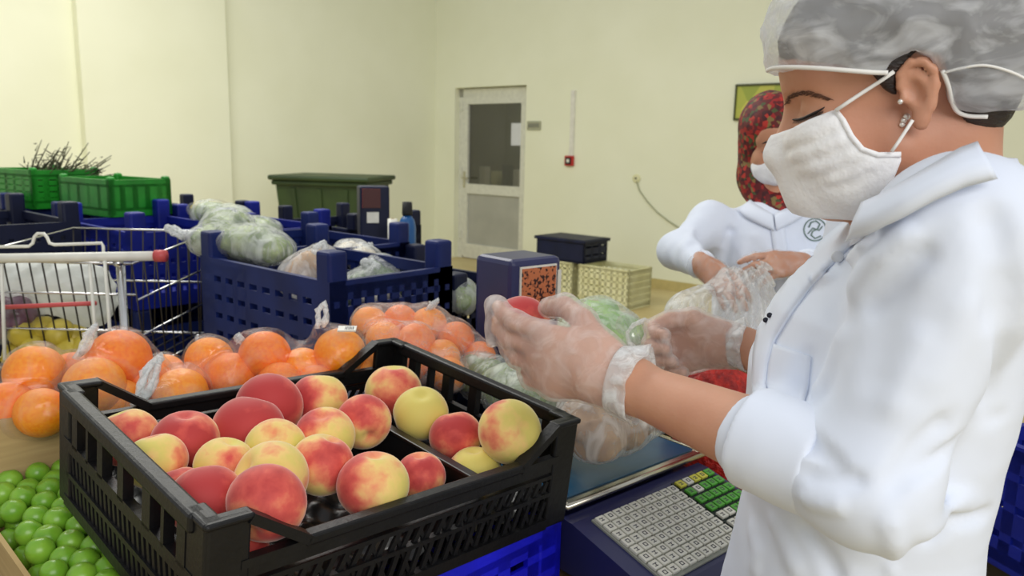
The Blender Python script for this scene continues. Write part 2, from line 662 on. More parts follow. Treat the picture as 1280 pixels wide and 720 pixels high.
M_PEACH = peach_mat()
M_STEMC = mat('peach_stem_scar', srgb(104, 92, 40), rough=0.8)
M_ORANGE = mat('orange_peel', srgb(255, 160, 30), srgb(250, 138, 16), rough=0.42, scale=8, bump=0.22, bscale=420, sss=0.05)
M_ORANGE2 = mat('deep_orange_peel', srgb(252, 140, 24), srgb(246, 116, 14), rough=0.42, scale=8, bump=0.22, bscale=420, sss=0.05)
M_PLUM = mat('green_plum_skin', srgb(138, 186, 58), srgb(106, 160, 40), rough=0.3, scale=25, sss=0.08)
M_LETT = mat('lettuce_leaf', srgb(168, 206, 110), srgb(120, 172, 74), rough=0.5, scale=14, bump=0.4, bscale=40)
M_GREENS = mat('bagged_greens_leaf', srgb(150, 168, 92), srgb(92, 116, 54), rough=0.6, scale=22, bump=0.6, bscale=50)
M_DKGREENS = mat('dark_leafy_greens', srgb(88, 120, 60), srgb(46, 76, 34), rough=0.6, scale=18, bump=0.6, bscale=50)
M_HERB = mat('dry_herb_stalk', srgb(86, 84, 58), srgb(58, 60, 44), rough=0.8, scale=40)
M_MUSH = mat('pale_mushroom', srgb(232, 224, 204), srgb(206, 192, 166), rough=0.6, scale=30)
M_EGGP = mat('purple_onion_skin', srgb(108, 52, 82), srgb(80, 36, 62), rough=0.4, scale=18)
M_LEMON = mat('yellow_lemon_peel', srgb(206, 186, 70), srgb(180, 160, 52), rough=0.45, scale=20)
M_POT = mat('potato_skin', srgb(196, 158, 112), srgb(168, 128, 88), rough=0.7, scale=22, bump=0.2)
M_REDNET = mat('red_net_produce', srgb(214, 44, 30), srgb(150, 18, 16), rough=0.5, scale=60, bump=0.8, bscale=120)

# ------------------------------------------------------------------ the room
def floor_pt(u, v, z=0.0):
    r = P(u, v, 1) - CAM
    return CAM + r * ((z - CAM[2]) / r[2])


K = floor_pt(543, 318)
E1 = unit((floor_pt(800, 357) - K) * (1, 1, 0))      # along the door wall, to the right and nearer
E2 = np.array([-E1[1], E1[0], 0])                    # away from the camera
YAW = math.atan2(E1[1], E1[0])
RW = np.array([E1, E2, (0, 0, 1)]).T


def wall_s(u, v, q0, t, n):
    """ray through a pixel onto a vertical wall: distance along it and height"""
    r = P(u, v, 1) - CAM
    k = ((q0 - CAM) @ n) / (r @ n)
    w = CAM + k * r
    return (w - q0) @ t, w[2]


HW = 4.4
tag(MB().box((0, 5, -0.05), (16, 17, 0.1)).build('floor', M_FLOOR), kind='structure')
d0, _ = wall_s(568, 200, K, E1, E2)
d1, _ = wall_s(656, 200, K, E1, E2)
_, dz = wall_s(612, 108, K, E1, E2)
wr_ = MB()
wr_.box(K + E1 * (d0 / 2 - 0.1) + E2 * 0.1 + (0, 0, HW / 2), (d0 + 0.2, 0.2, HW), RW)
wr_.box(K + E1 * (d1 + 4.5) + E2 * 0.1 + (0, 0, HW / 2), (9.0, 0.2, HW), RW)
wr_.box(K + E1 * (d0 + d1) / 2 + E2 * 0.1 + (0, 0, (HW + dz) / 2), (d1 - d0, 0.2, HW - dz), RW)
tag(wr_.build('wall_right', M_WALL), kind='structure')
tag(MB().box(K - E2 * 4 - E1 * 0.1 + (0, 0, HW / 2), (0.2, 8.0, HW), RW).build('wall_left', M_WALL), kind='structure')
s1, _ = wall_s(283, 200, K, -E2, E1)
s2, _ = wall_s(104, 200, K, -E2, E1)
tag(MB().box(K - E2 * (s1 + s2) / 2 + E1 * 0.05 + (0, 0, HW / 2), (0.1, s2 - s1, HW), RW, bev=0.004).build('trim_1', M_WALL), kind='structure')
tag(MB().box(K + E1 * (d1 + 4.5) - E2 * 0.008 + (0, 0, 0.05), (8.9, 0.016, 0.1), RW).build('baseboard_right', M_BASEB), kind='structure')
tag(MB().box(K - E2 * 4 + E1 * 0.008 + (0, 0, 0.05), (0.016, 7.9, 0.1), RW).build('baseboard_left', M_BASEB), kind='structure')

# door: aluminium frame, glazed upper half, grey lower panel
DW = d1 - d0
door = tag(empty('door_1', K + E1 * d0 + E2 * 0.12, YAW), kind='structure')
fr = MB()
fr.box((0.035, 0, dz / 2), (0.07, 0.08, dz)).box((DW - 0.03, 0, dz / 2), (0.06, 0.08, dz)).box((DW / 2, 0, dz - 0.06), (DW, 0.08, 0.1))
fr.build('door_frame', M_ALU, door)
zm = wall_s(612, 238, K, E1, E2)[1]
lf = MB()
for x in (0.11, DW - 0.09): lf.box((x, -0.02, dz / 2 - 0.04), (0.09, 0.05, dz - 0.14))
for z, hh in ((0.1, 0.18), (zm, 0.12), (dz - 0.15, 0.09)): lf.box((DW / 2, -0.022, z), (DW - 0.2, 0.05, hh))
leaf = lf.build('door_leaf', M_ALU, door)
MB().box((DW / 2, -0.01, (0.19 + zm - 0.06) / 2), (DW - 0.26, 0.02, zm - 0.06 - 0.19)).build('lower_panel', M_DPANEL, door)


def glass_mat():
    m, nt, b, out = nodes('door_glass')
    nt.nodes.remove(b)
    tr = nt.nodes.new('ShaderNodeBsdfTransparent')
    tr.inputs[0].default_value = (0.62, 0.62, 0.6, 1)
    gl = nt.nodes.new('ShaderNodeBsdfGlossy')
    gl.inputs['Roughness'].default_value = 0.03
    mx = nt.nodes.new('ShaderNodeMixShader')
    mx.inputs[0].default_value = 0.12
    nt.links.new(tr.outputs[0], mx.inputs[1])
    nt.links.new(gl.outputs[0], mx.inputs[2])
    nt.links.new(mx.outputs[0], out.inputs[0])
    return m


MB().box((DW / 2, -0.01, (zm + dz - 0.13) / 2), (DW - 0.26, 0.008, dz - zm - 0.24)).build('pane', glass_mat(), door)
hd = MB().tube([(0.11, -0.05, 1.02), (0.11, -0.09, 1.02), (0.22, -0.09, 1.02)], 0.011)
hd.box((0.11, -0.05, 1.0), (0.035, 0.01, 0.2))
hd.build('door_handle', M_STEEL, leaf)
hg = MB()
for z in (0.3, 1.1, 1.9): hg.box((0.055, -0.05, z), (0.03, 0.03, 0.1))
hg.build('hinge', M_ALU, door)

# store room behind the glass, built for its reflections, brightened by an added light
area('storeroom_lamp', K + E1 * (d0 + d1) / 2 + E2 * 1.5 + (0, 0, 2.9), K + E1 * (d0 + d1) / 2 + E2 * 2.4, 1.0, 0.4, 22, (1, 0.98, 0.92))
def emit(name, c, s):
    m, nt, b, out = nodes(name)
    b.inputs['Base Color'].default_value = c
    b.inputs['Emission Color'].default_value = c
    b.inputs['Emission Strength'].default_value = s
    return m


M_GREYW = mat('grey_room_paint', srgb(128, 126, 118), rough=0.8, scale=2)
bk = MB()
c0 = K + E1 * (d0 + d1) / 2 + E2 * 2.9
bk.box(c0 + (0, 0, 1.5), (4.6, 0.1, 3.0), RW)
for sg in (-1, 1): bk.box(c0 + E1 * sg * 2.3 - E2 * 1.35 + (0, 0, 1.5), (0.1, 2.6, 3.0), RW)
bk.box(c0 - E2 * 1.35 + (0, 0, 3.0), (4.6, 2.7, 0.08), RW)
tag(bk.build('wall_storeroom', M_GREYW), kind='structure')
for i, (u0, u1, v0, v1) in enumerate(((615, 628, 152, 162), (614, 627, 166, 180), (640, 654, 154, 182))):  # glowing panels standing in for bright windows mirrored in the door glass
    a, za = wall_s(u0, v0, c0 - E2 * 0.06, E1, E2)
    b_, zb = wall_s(u1, v1, c0 - E2 * 0.06, E1, E2)
    tag(MB().box(c0 - E2 * 0.06 + E1 * (a + b_) / 2 + (0, 0, (za + zb) / 2), (b_ - a, 0.03, za - zb), RW).build(
        'window_%d' % (i + 1), emit('lit_window_glass_%d' % i, (1, 1, 0.97, 1), 1.0)), kind='structure')
for i, (u, v, cm, cn) in enumerate(((590, 216, M_NAVY, 'navy'), (606, 208, M_WHITEP, 'white'), (621, 214, M_CREAMP, 'cream'), (635, 206, M_NAVYD, 'dark'), (648, 212, M_WHITEP, 'pale'))):
    a, z = wall_s(u, v, c0 - E2 * (0.5 + 0.12 * (i % 2)), E1, E2)
    o = MB()
    b0 = c0 - E2 * (0.5 + 0.12 * (i % 2)) + E1 * a
    w_ = 0.11
    for q in range(4):
        a_ = q * math.pi / 2
        dx, dy = math.cos(a_) * w_ / 2, math.sin(a_) * w_ / 2
        o.box(b0 + E1 * dx + E2 * dy + (0, 0, z / 2), (w_ if abs(dy) > 0.01 else 0.02, w_ if abs(dx) > 0.01 else 0.02, z), RW)
    o.box(b0 + (0, 0, 0.02), (w_, w_, 0.04), RW)
    o.box(b0 + (0, 0, z - 0.06), (w_ + 0.03, w_ + 0.03, 0.03), RW)
    tag(o.build('storage_bin', cm), '%s bin seen through the door glass, %s of the five' % (cn, ('leftmost', 'second from the left', 'middle one', 'second from the right', 'rightmost')[i]), 'bin', 'bins behind the door')


def on_wall(u, v, out=0.0):
    s, z = wall_s(u, v, K, E1, E2)
    return K + E1 * s - E2 * out + (0, 0, z)


# small things on the door wall
q = on_wall(668, 157, 0.008)
npl = tag(MB().box(q, (0.2, 0.014, 0.1), RW, bev=0.003).build('door_sign', mat('grey_sign', srgb(178, 178, 150), srgb(150, 150, 128), rough=0.5, scale=60)),
          'small grey sign plate on the wall right of the door', 'sign')
npx = MB()
for i in range(5): npx.box(q - E2 * 0.0085 + E1 * (-0.065 + i * 0.032), (0.02, 0.002, 0.045), RW)
npx.build('lettering', mat('sign_print', srgb(120, 120, 108), rough=0.7), npl)
cd = tag(empty('fire_alarm_button', on_wall(713, 201, 0), YAW), 'red square fire alarm button at the foot of white cable trunking', 'alarm')
MB().box((0, -0.02, 0), (0.11, 0.04, 0.11), bev=0.006).build('housing', M_RED, cd)
MB().box((0, -0.042, 0), (0.075, 0.008, 0.075)).build('dark_frame', M_RUBBER, cd)
MB().box((0, -0.048, 0), (0.035, 0.006, 0.035)).build('button', M_WHITEP, cd)
t0, t1 = on_wall(718, 113, 0.012), on_wall(715, 195, 0.012)
tk = tag(empty('cable_trunking', (t0[0], t0[1], t1[2]), YAW), 'white vertical cable trunking on the wall above the red alarm', 'trunking')
MB().box((0, 0, (t0[2] - t1[2]) / 2), (0.055, 0.024, t0[2] - t1[2])).build('trunking_body', M_WHITEP, tk)
MB().box((0, -0.014, (t0[2] - t1[2]) / 2), (0.035, 0.006, t0[2] - t1[2] - 0.01)).build('trunking_lid', M_WHITEP, tk)
cb = [on_wall(u, v, 0.012) for u, v in ((796, 225), (800, 238), (810, 252), (822, 265), (836, 276), (850, 285), (870, 298), (900, 312))]
tag(MB().tube(cb, 0.008).build('wall_cable', mat('grey_cable', srgb(170, 172, 140), rough=0.6)), 'thin grey cable drooping along the wall from a socket', 'cable')
so = tag(empty('wall_socket', on_wall(796, 223, 0), YAW), 'small round cream wall socket at the upper end of the cable', 'socket')
RX90 = np.array([(1, 0, 0), (0, 0, -1), (0, 1, 0)]).T
MB().lathe([(0.0, 0.02), (0.03, 0.02), (0.045, 0.012), (0.045, 0)], 16, R=np.array([(1, 0, 0), (0, 0, 1), (0, -1, 0)]).T).build('plate', M_CREAMP, so)
MB().box((0, -0.022, 0), (0.018, 0.01, 0.018)).build('plug', M_DWIRE, so)

# poster: framed green and yellow print
q0, q1 = on_wall(921, 106, 0.012), on_wall(985, 150, 0.012)
pw = (q1 - q0) @ E1
po = tag(empty('wall_poster', (q0 + q1) / 2 * (1, 1, 0) + (0, 0, q1[2]), YAW), 'yellow and green picture in a dark frame behind the headscarf', 'picture')
ph = q0[2] - q1[2]
mm, nt, bs, out = nodes('poster_print')
vo = nt.nodes.new('ShaderNodeTexVoronoi'); vo.inputs['Scale'].default_value = 5
tcn = nt.nodes.new('ShaderNodeTexCoord'); nt.links.new(tcn.outputs['Object'], vo.inputs['Vector'])
rp = nt.nodes.new('ShaderNodeValToRGB')
rp.color_ramp.elements[0].color, rp.color_ramp.elements[1].color = srgb(206, 200, 90), srgb(80, 120, 50)
e = rp.color_ramp.elements.new(0.55); e.color = srgb(168, 176, 70)
sx = nt.nodes.new('ShaderNodeSeparateColor'); nt.links.new(vo.outputs['Color'], sx.inputs[0])
nt.links.new(sx.outputs[0], rp.inputs[0]); nt.links.new(rp.outputs[0], bs.inputs['Base Color'])
MB().box((0, 0, ph / 2), (pw - 0.03, 0.012, ph - 0.03)).build('print', mm, po)
pf = MB()
for z in (0.008, ph - 0.008): pf.box((0, -0.004, z), (pw, 0.024, 0.02))
for x in (-pw / 2 + 0.008, pw / 2 - 0.008): pf.box((x, -0.004, ph / 2), (0.016, 0.024, ph - 0.01))
pf.build('frame', mat('dark_olive_frame', srgb(70, 74, 34), rough=0.5), po)

# ------------------------------------------------------------------ tables
CA = np.array([math.cos(math.radians(45.5)), math.sin(math.radians(45.5)), 0])
CB = np.array([-CA[1], CA[0], 0])
CY = math.radians(45.5)


def cc(a, b, z=0.0):
    return CA * a + CB * b + (0, 0, z)


def table(name, a0, a1, b0, b1, z, label, top_mat, group=None):
    o = tag(empty(name, cc((a0 + a1) / 2, (b0 + b1) / 2), CY), label, 'table', group)
    w, d = a1 - a0, b1 - b0
    MB().box((0, 0, z - 0.015), (w, d, 0.03), bev=0.004).build('table_top', top_mat, o)
    ap = MB()
    for y in (-d / 2 + 0.04, d / 2 - 0.04): ap.box((0, y, z - 0.06), (w - 0.08, 0.025, 0.06))
    for x in (-w / 2 + 0.04, w / 2 - 0.04): ap.box((x, 0, z - 0.06), (0.025, d - 0.08, 0.06))
    ap.build('apron', M_DWIRE, o)
    for x in (-w / 2 + 0.04, w / 2 - 0.04):
        for y in (-d / 2 + 0.04, d / 2 - 0.04):
            MB().box((x, y, (z - 0.03) / 2), (0.04, 0.04, z - 0.03)).build('leg', M_DWIRE, o)
    return o


TZ = 0.72
table('packing_table', 0.0, 1.40, 0.50, 1.50, TZ, 'dark wooden packing table under the weighing scale and the fruit', M_WOOD)
TZ2 = 0.85
table('produce_table', 1.43, 1.80, 0.85, 1.52, TZ2, 'small table behind the scale carrying bagged lettuce', M_WOOD)

# ------------------------------------------------------------------ black crate with peaches
def rotm(a, b, c):
    ca, sa, cb_, sb, cc_, sc = math.cos(a), math.sin(a), math.cos(b), math.sin(b), math.cos(c), math.sin(c)
    Rz = np.array([[ca, -sa, 0], [sa, ca, 0], [0, 0, 1]])
    Rx = np.array([[1, 0, 0], [0, cb_, -sb], [0, sb, cb_]])
    Ry = np.array([[cc_, 0, sc], [0, 1, 0], [-sc, 0, cc_]])
    return Rz @ Rx @ Ry


CR = rotm(0.79502, 0.08346, 0.04872)
CL, CWD, CH = 0.56, 0.447, 0.165
CT = np.array([-0.2510, 1.0455, 1.0442]) - CR @ np.array([0, 0, CH])      # crate base centre


def crate_w(x, y, z):
    return CT + CR @ np.array([x, y, z])


pc = tag(empty('fruit_crate', CT, Matrix(CR.tolist())), 'black lattice plastic crate of peaches in the foreground', 'crate')
hx, hy = CL / 2, CWD / 2
fl = MB()
for i in range(15):
    fl.box((-hx + 0.02 + i * (CL - 0.04) / 14, 0, 0.006), (0.018, CWD - 0.01, 0.008))
for j in range(11):
    fl.box((0, -hy + 0.02 + j * (CWD - 0.04) / 10, 0.004), (CL - 0.01, 0.014, 0.008))
fl.build('base_grid', M_BLACK, pc)
for sx_ in (-1, 1):
    for sy_ in (-1, 1):
        m_ = MB()
        x, y = sx_ * (hx - 0.004), sy_ * (hy - 0.004)
        m_.box((x - sx_ * 0.020, y, CH / 2), (0.046, 0.010, CH), bev=0.003)
        m_.box((x, y - sy_ * 0.018, CH / 2), (0.010, 0.042, CH), bev=0.003)
        m_.box((x - sx_ * 0.020, y - sy_ * 0.002, CH - 0.004), (0.052, 0.020, 0.008), bev=0.003)
        m_.box((x - sx_ * 0.004, y - sy_ * 0.018, CH - 0.004), (0.022, 0.046, 0.008), bev=0.003)
        m_.build('corner_post', M_BLACK, pc)
LOW = CH - 0.052       # dipped rim of the long sides


def lattice(m, length, z0, z1, pitch, lean, fn, th=0.004, wd=0.007):
    n = int(length / pitch)
    for i in range(n + 1):
        x = -length / 2 + i * pitch
        xe = x + lean
        za, zb = z0, z1
        if xe > length / 2:
            zb = z0 + (z1 - z0) * (length / 2 - x) / lean
            xe = length / 2
        if xe < -length / 2 or abs(xe - x) < 1e-6 and lean: continue
        a, b = fn(x, za), fn(xe, zb)
        nrm = np.cross(np.array(fn(1, 0)) - np.array(fn(0, 0)), (0, 0, 1))
        m.bar(a, b, wd, th, up=nrm)


for sy_ in (-1, 1):
    y = sy_ * (hy - 0.004)
    m_ = MB()
    m_.box((0, y, LOW), (CL - 0.22, 0.018, 0.013), bev=0.003)
    m_.box((0, y - sy_ * 0.0, LOW - 0.014), (CL - 0.09, 0.006, 0.018))
    m_.box((0, y, LOW - 0.030), (CL - 0.09, 0.010, 0.006))
    m_.box((0, y, 0.055), (CL - 0.09, 0.010, 0.006))
    m_.box((0, y, 0.008), (CL - 0.09, 0.012, 0.016))
    for e in (-1, 1):
        m_.bar((e * (hx - 0.045), y, CH - 0.005), (e * (hx - 0.115), y, LOW), 0.018, 0.011, up=(0, 1, 0) if False else (e * 0.5, 0, 0.9))
        m_.box((e * (hx - 0.075), y, LOW - 0.004), (0.075, 0.012, 0.010))
    pnl = m_.build('side_panel', M_BLACK, pc)
    m_ = MB()
    lattice(m_, CL - 0.10, 0.014, 0.055, 0.018, 0.014, lambda x, z: (x, y, z))
    lattice(m_, CL - 0.10, 0.055, LOW - 0.03, 0.018, 0.014, lambda x, z: (x, y, z))
    lattice(m_, CL - 0.10, 0.014, LOW - 0.03, 0.036, -0.03, lambda x, z: (x, y + 0.002, z), wd=0.005)
    m_.build('lattice', M_BLACK, pnl)
for sx_ in (-1, 1):
    x = sx_ * (hx - 0.004)
    m_ = MB()
    WL = CWD - 0.07
    m_.box((x, 0, CH - 0.011), (0.020, WL + 0.02, 0.022), bev=0.004)
    m_.box((x, 0, CH - 0.074), (0.012, WL + 0.02, 0.016))
    for yy, w_ in ((-0.126, 0.008), (-0.082, 0.022), (-0.006, 0.018), (0.062, 0.018), (0.108, 0.008), (0.155, 0.02), (-0.172, 0.02)):
        m_.box((x, yy, CH - 0.045), (0.012, w_, 0.05))
    m_.box((x, 0, 0.048), (0.010, WL, 0.007))
    m_.box((x, 0, 0.008), (0.012, WL + 0.02, 0.016))
    pnl = m_.build('end_panel', M_BLACK, pc)
    m_ = MB()
    lattice(m_, WL, 0.014, 0.048, 0.015, 0.008, lambda q, z: (x, q, z))
    lattice(m_, WL, 0.048, CH - 0.078, 0.015, 0.008, lambda q, z: (x, q, z))
    m_.build('lattice', M_BLACK, pnl)

# moulded inner tray with a divider
tr = tag(empty('fruit_tray', crate_w(0, 0, 0.012), Matrix(CR.tolist())), 'black moulded tray with a divider lining the peach crate', 'tray')
m_ = MB()
nx, ny = 54, 42
vs, fs = [], []
for i in range(nx + 1):
    for j in range(ny + 1):
        x = -hx + 0.016 + (CL - 0.032) * i / nx
        y = -hy + 0.016 + (CWD - 0.032) * j / ny
        z = 0.020 + 0.010 * math.cos(x * 2 * math.pi / 0.083) * math.cos(y * 2 * math.pi / 0.083)
        vs.append((x, y, z))
for i in range(nx):
    for j in range(ny):
        a = i * (ny + 1) + j
        fs.append((a, a + ny + 1, a + ny + 2, a + 1))
m_.add(vs, fs)
m_.build('tray_floor', M_TRAY, tr, smooth=True)
DVX = 0.108
m_ = MB().box((DVX, 0, 0.052), (0.008, CWD - 0.03, 0.075), bev=0.003)
m_.box((DVX, 0, 0.090), (0.016, CWD - 0.03, 0.006), bev=0.002)
m_.build('divider', M_TRAY, tr)


def peach_mesh(seed):
    rs = random.Random(seed)
    bm = bmesh.new()
    bmesh.ops.create_uvsphere(bm, u_segments=40, v_segments=26, radius=1)
    for v in bm.verts:
        x, y, z = v.co
        th = math.atan2(y, x)
        s = 1.0
        # seam runs down one side, stem hollow on top, small point below
        cl = math.exp(-((abs(((th - 1.9 + math.pi) % (2 * math.pi)) - math.pi)) / 0.16) ** 2)
        s -= 0.045 * cl * math.sqrt(max(0, 1 - z * z)) ** 0.6
        rr = math.hypot(x, y)
        zz = z * 0.93
        if z > 0: zz -= 0.20 * math.exp(-(rr / 0.26) ** 2)
        else: zz -= 0.03 * math.exp(-(rr / 0.12) ** 2)
        v.co = (x * s * (1 + 0.02 * math.sin(2 * th + seed)), y * s, zz)
    for v in bm.verts: v.co *= 0.038
    me = bpy.data.meshes.new('peach')
    bm.to_mesh(me)
    bm.free()
    me.polygons.foreach_set('use_smooth', [True] * len(me.polygons))
    me.materials.append(M_PEACH)
    return me


PEACH_ME = [peach_mesh(i) for i in range(4)]


def frame_to(stem, blush):
    """rotation whose +Z is the stem and whose +X is the red cheek"""
    z = unit(stem)
    x = np.array(blush, float)
    x = x - z * (x @ z)
    x = unit(x)
    return np.array([x, np.cross(z, x), z]).T


def peach_at(pos, r, stem, blush, amount, i):
    o = bpy.data.objects.new('peach', PEACH_ME[i % 4])
    COL.objects.link(o)
    R3 = frame_to(stem, blush)
    s = r / 0.038
    m4 = Matrix(R3.tolist()).to_4x4()
    o.matrix_world = Matrix.Translation(Vector(pos)) @ m4 @ Matrix.Scale(s, 4)
    o['blush'] = amount * 0.9 - 0.50
    return o


def camdir(x, y, z):
    """direction given as right / up / towards the camera"""
    return RT * x + UP * y - FW * z


PEACHES = [
    # u, v, diameter px, height in crate, stem, blush side, blush amount, label
    (300, 533, 86, 0.112, (0.2, 1, -.3), (0, 0, 1), .55, 'large dark red peach near the back left of the black crate'),
    (362, 509, 82, 0.112, (-.1, -.5, .8), (0.2, 1, .4), .48, 'red peach with stem hollow facing out beside the back rim'),
    (232, 557, 80, 0.110, (0.1, .9, .2), (-.2, .3, 1), .42, 'pinkish red peach left of the large dark red one'),
    (425, 497, 66, 0.108, (0, 1, -.2), (-.5, .5, .4), .16, 'pale pink and yellow peach by the back rim of the crate'),
    (464, 525, 66, 0.112, (.4, -.5, .8), (.4, -.2, .7), .20, 'pink and orange peach in front of the pale rim peach'),
    (492, 489, 68, 0.108, (0, 1, .1), (0, -.6, .8), .08, 'peach with yellow top and red front in the far corner'),
    (527, 517, 66, 0.112, (.1, .8, .5), (.1, .9, .4), -.22, 'yellow green peach with a red spot on top beside the divider'),
    (406, 545, 72, 0.116, (0, .8, .4), (-.1, .4, .2), .22, 'orange pink peach in the middle of the pile'),
    (350, 563, 74, 0.116, (.1, .7, .7), (.2, 1, -.2), -.10, 'yellow peach with a small red hollow amid the pile'),
    (270, 585, 72, 0.112, (.3, 1, .1), (.7, .5, .3), .12, 'yellow peach with red right half behind the pink one'),
    (333, 607, 92, 0.122, (-.6, .5, .6), (-.8, .3, .4), .14, 'big yellow peach blushed red on its left, pile centre'),
    (409, 596, 80, 0.116, (.4, 1, 0), (.6, -.3, .5), .14, 'yellow peach blushed red at lower right, right of pile centre'),
    (464, 619, 88, 0.112, (.1, 1, .1), (-.8, .5, 0), .22, 'red rimmed peach with glowing yellow middle beside the divider'),
    (364, 655, 98, 0.130, (-.2, -.6, .8), (.2, .3, .9), .34, 'large pink red peach leaning on the near rim'),
    (254, 622, 88, 0.116, (-.2, .8, -.3), (.1, -.2, 1), .46, 'deep pink peach at the near left corner post'),
    (226, 606, 66, 0.100, (-.3, .9, -.1), (-.3, .2, .6), .42, 'dusky red peach half hidden behind the deep pink one'),
    (196, 584, 72, 0.112, (-.2, .9, 0), (.2, .9, -.1), -.02, 'cream yellow peach with pink top along the left end'),
    (154, 553, 74, 0.106, (-.3, .9, .1), (-.2, .8, .4), .06, 'pink topped yellow peach in the left back corner'),
    (570, 546, 64, 0.100, (-.2, 1, -.2), (-.1, .6, .7), .30, 'red orange peach right of the divider against the far end'),
    (625, 564, 80, 0.122, (.55, .25, .8), (-.9, .1, .2), -.16, 'yellow peach with open stem hollow at the far right'),
    (590, 590, 66, 0.086, (0, 1, .2), (-.9, 0, 0), -.26, 'pale yellow peach tucked under the far right one'),
    (543, 590, 60, 0.078, (0, 1, .2), (0, .6, .7), .34, 'small pinkish peach half hidden right of the divider'),
    (300, 690, 76, 0.070, (0, 1, .2), (0, 0, 1), .50, 'red peach showing through the triangular gap at the near corner'),
]
pin = []
nrm = CR @ np.array([0, 0, 1.0])
for (u, v, dp, zc, st, bl, am, lb) in PEACHES:
    r = P(u, v, 1) - CAM
    k = ((crate_w(0, 0, zc + 0.008) - CAM) @ nrm) / (r @ nrm)
    pos = CAM + k * r
    pin.append([pos, min(max(dp * k / FPX / 2 * 1.05, 0.034), 0.050)])
for it in range(60):        # settle: push touching fruit apart, keep them inside the walls
    for i in range(len(pin)):
        for j in range(i):
            dv = pin[i][0] - pin[j][0]
            L_ = np.linalg.norm(dv)
            mn = (pin[i][1] + pin[j][1]) * 0.91
            if L_ < mn:
                sft = dv / max(L_, 1e-6) * (mn - L_) * 0.5
                sft = sft - nrm * (sft @ nrm) * 0.85
                pin[i][0] = pin[i][0] + sft
                pin[j][0] = pin[j][0] - sft
        q = CR.T @ (pin[i][0] - CT)
        rr = pin[i][1]
        q[0] = min(max(q[0], -hx + 0.012 + rr), hx - 0.012 - rr)
        yl = rr if q[2] < 0.125 else rr * 0.85
        q[1] = min(max(q[1], -hy + 0.012 + yl), hy - 0.012 - yl)
        if abs(q[0] - DVX) < rr + 0.004 and q[2] < 0.104 + rr * 0.5:
            q[0] = DVX + (rr + 0.004) * (1 if q[0] > DVX else -1)
        q[2] = max(q[2], 0.036 + rr)
        pin[i][0] = CT + CR @ q
for i, (pp, pe) in enumerate(zip(PEACHES, pin)):
    o = peach_at(pe[0], pe[1], camdir(*pp[4]), camdir(*pp[5]), pp[6], i)
    tag(o, pp[7], 'peach', 'peaches in the black crate')

# bright blue crate holding the peach crate's right half up
def slot_crate(name, w, d, h, material, post=0.0, pw=0.05, slots=3, wall=0.006, floor=True, holes=9):
    """open plastic crate, origin at base centre"""
    o = empty(name)
    if floor: MB().box((0, 0, 0.006), (w - 0.01, d - 0.01, 0.012)).build('base', material, o)
    for ax, L_, off in (('x', w, d), ('y', d, w)):
        for sg in (-1, 1):
            m_ = MB()
            def bx(a0, a1, z0, z1, t=wall):
                c, s = ((a0 + a1) / 2, (z0 + z1) / 2), (a1 - a0, z1 - z0)
                if ax == 'x': m_.box((c[0], sg * (off / 2 - t / 2), c[1]), (s[0], t, s[1]))
                else: m_.box((sg * (off / 2 - t / 2), c[0], c[1]), (t, s[0], s[1]))
            bx(-L_ / 2, L_ / 2, h - 0.03, h, 0.016)
            bx(-L_ / 2, L_ / 2, 0, 0.035, 0.012)
            sh_ = (h - 0.065) / slots
            bh2 = max(0.011, (sh_ - 0.016) / 2)
            for k in range(0, slots + 1): bx(-L_ / 2, L_ / 2, max(0.0, 0.035 + k * sh_ - bh2), min(h, 0.035 + k * sh_ + bh2))
            for k in range(holes + 1):
                x = -L_ / 2 + L_ * k / holes
                bx(max(x - 0.012, -L_ / 2), min(x + 0.012, L_ / 2), 0.03, h - 0.02, wall + 0.003)
            m_.build('side_panel' if ax == 'x' else 'end_panel', material, o)
    for sx_ in (-1, 1):
        for sy_ in (-1, 1):
            m_ = MB()
            m_.box((sx_ * (w / 2 - pw / 2), sy_ * (d / 2 - pw / 2), (h + post) / 2), (pw, pw, h + post), bev=0.008)
            m_.build('corner_post', material, o)
    return o


def place(o, loc, rot=0.0):
    R3 = Matrix.Rotation(rot, 3, 'Z') if isinstance(rot, (int, float)) else rot
    o.matrix_world = Matrix.Translation(Vector(loc)) @ R3.to_4x4()
    return o


b1 = slot_crate('plastic_crate', 0.36, 0.40, 0.135, M_BRIGHT, slots=2, holes=6)
place(b1, cc(0.655, 0.905, TZ + 0.001), CY)
tag(b1, 'bright blue crate under the near right of the peach crate', 'crate')
UPT = 0.2
for (a, b, w, lb) in ((0.33, 1.545, 0.46, 'dark navy crate under the leftmost bag of oranges'), (0.865, 1.36, 0.57, 'dark navy crate under the orange bags behind the peach crate')):
    o = slot_crate('plastic_crate', w, 0.31, UPT, M_NAVYD, holes=8)
    MB().box((0, 0, UPT - 0.01), (w - 0.03, 0.28, 0.012)).build('lid', M_NAVYD, o)
    place(o, cc(a, b, TZ + 0.001), CY)
    tag(o, lb, 'crate')

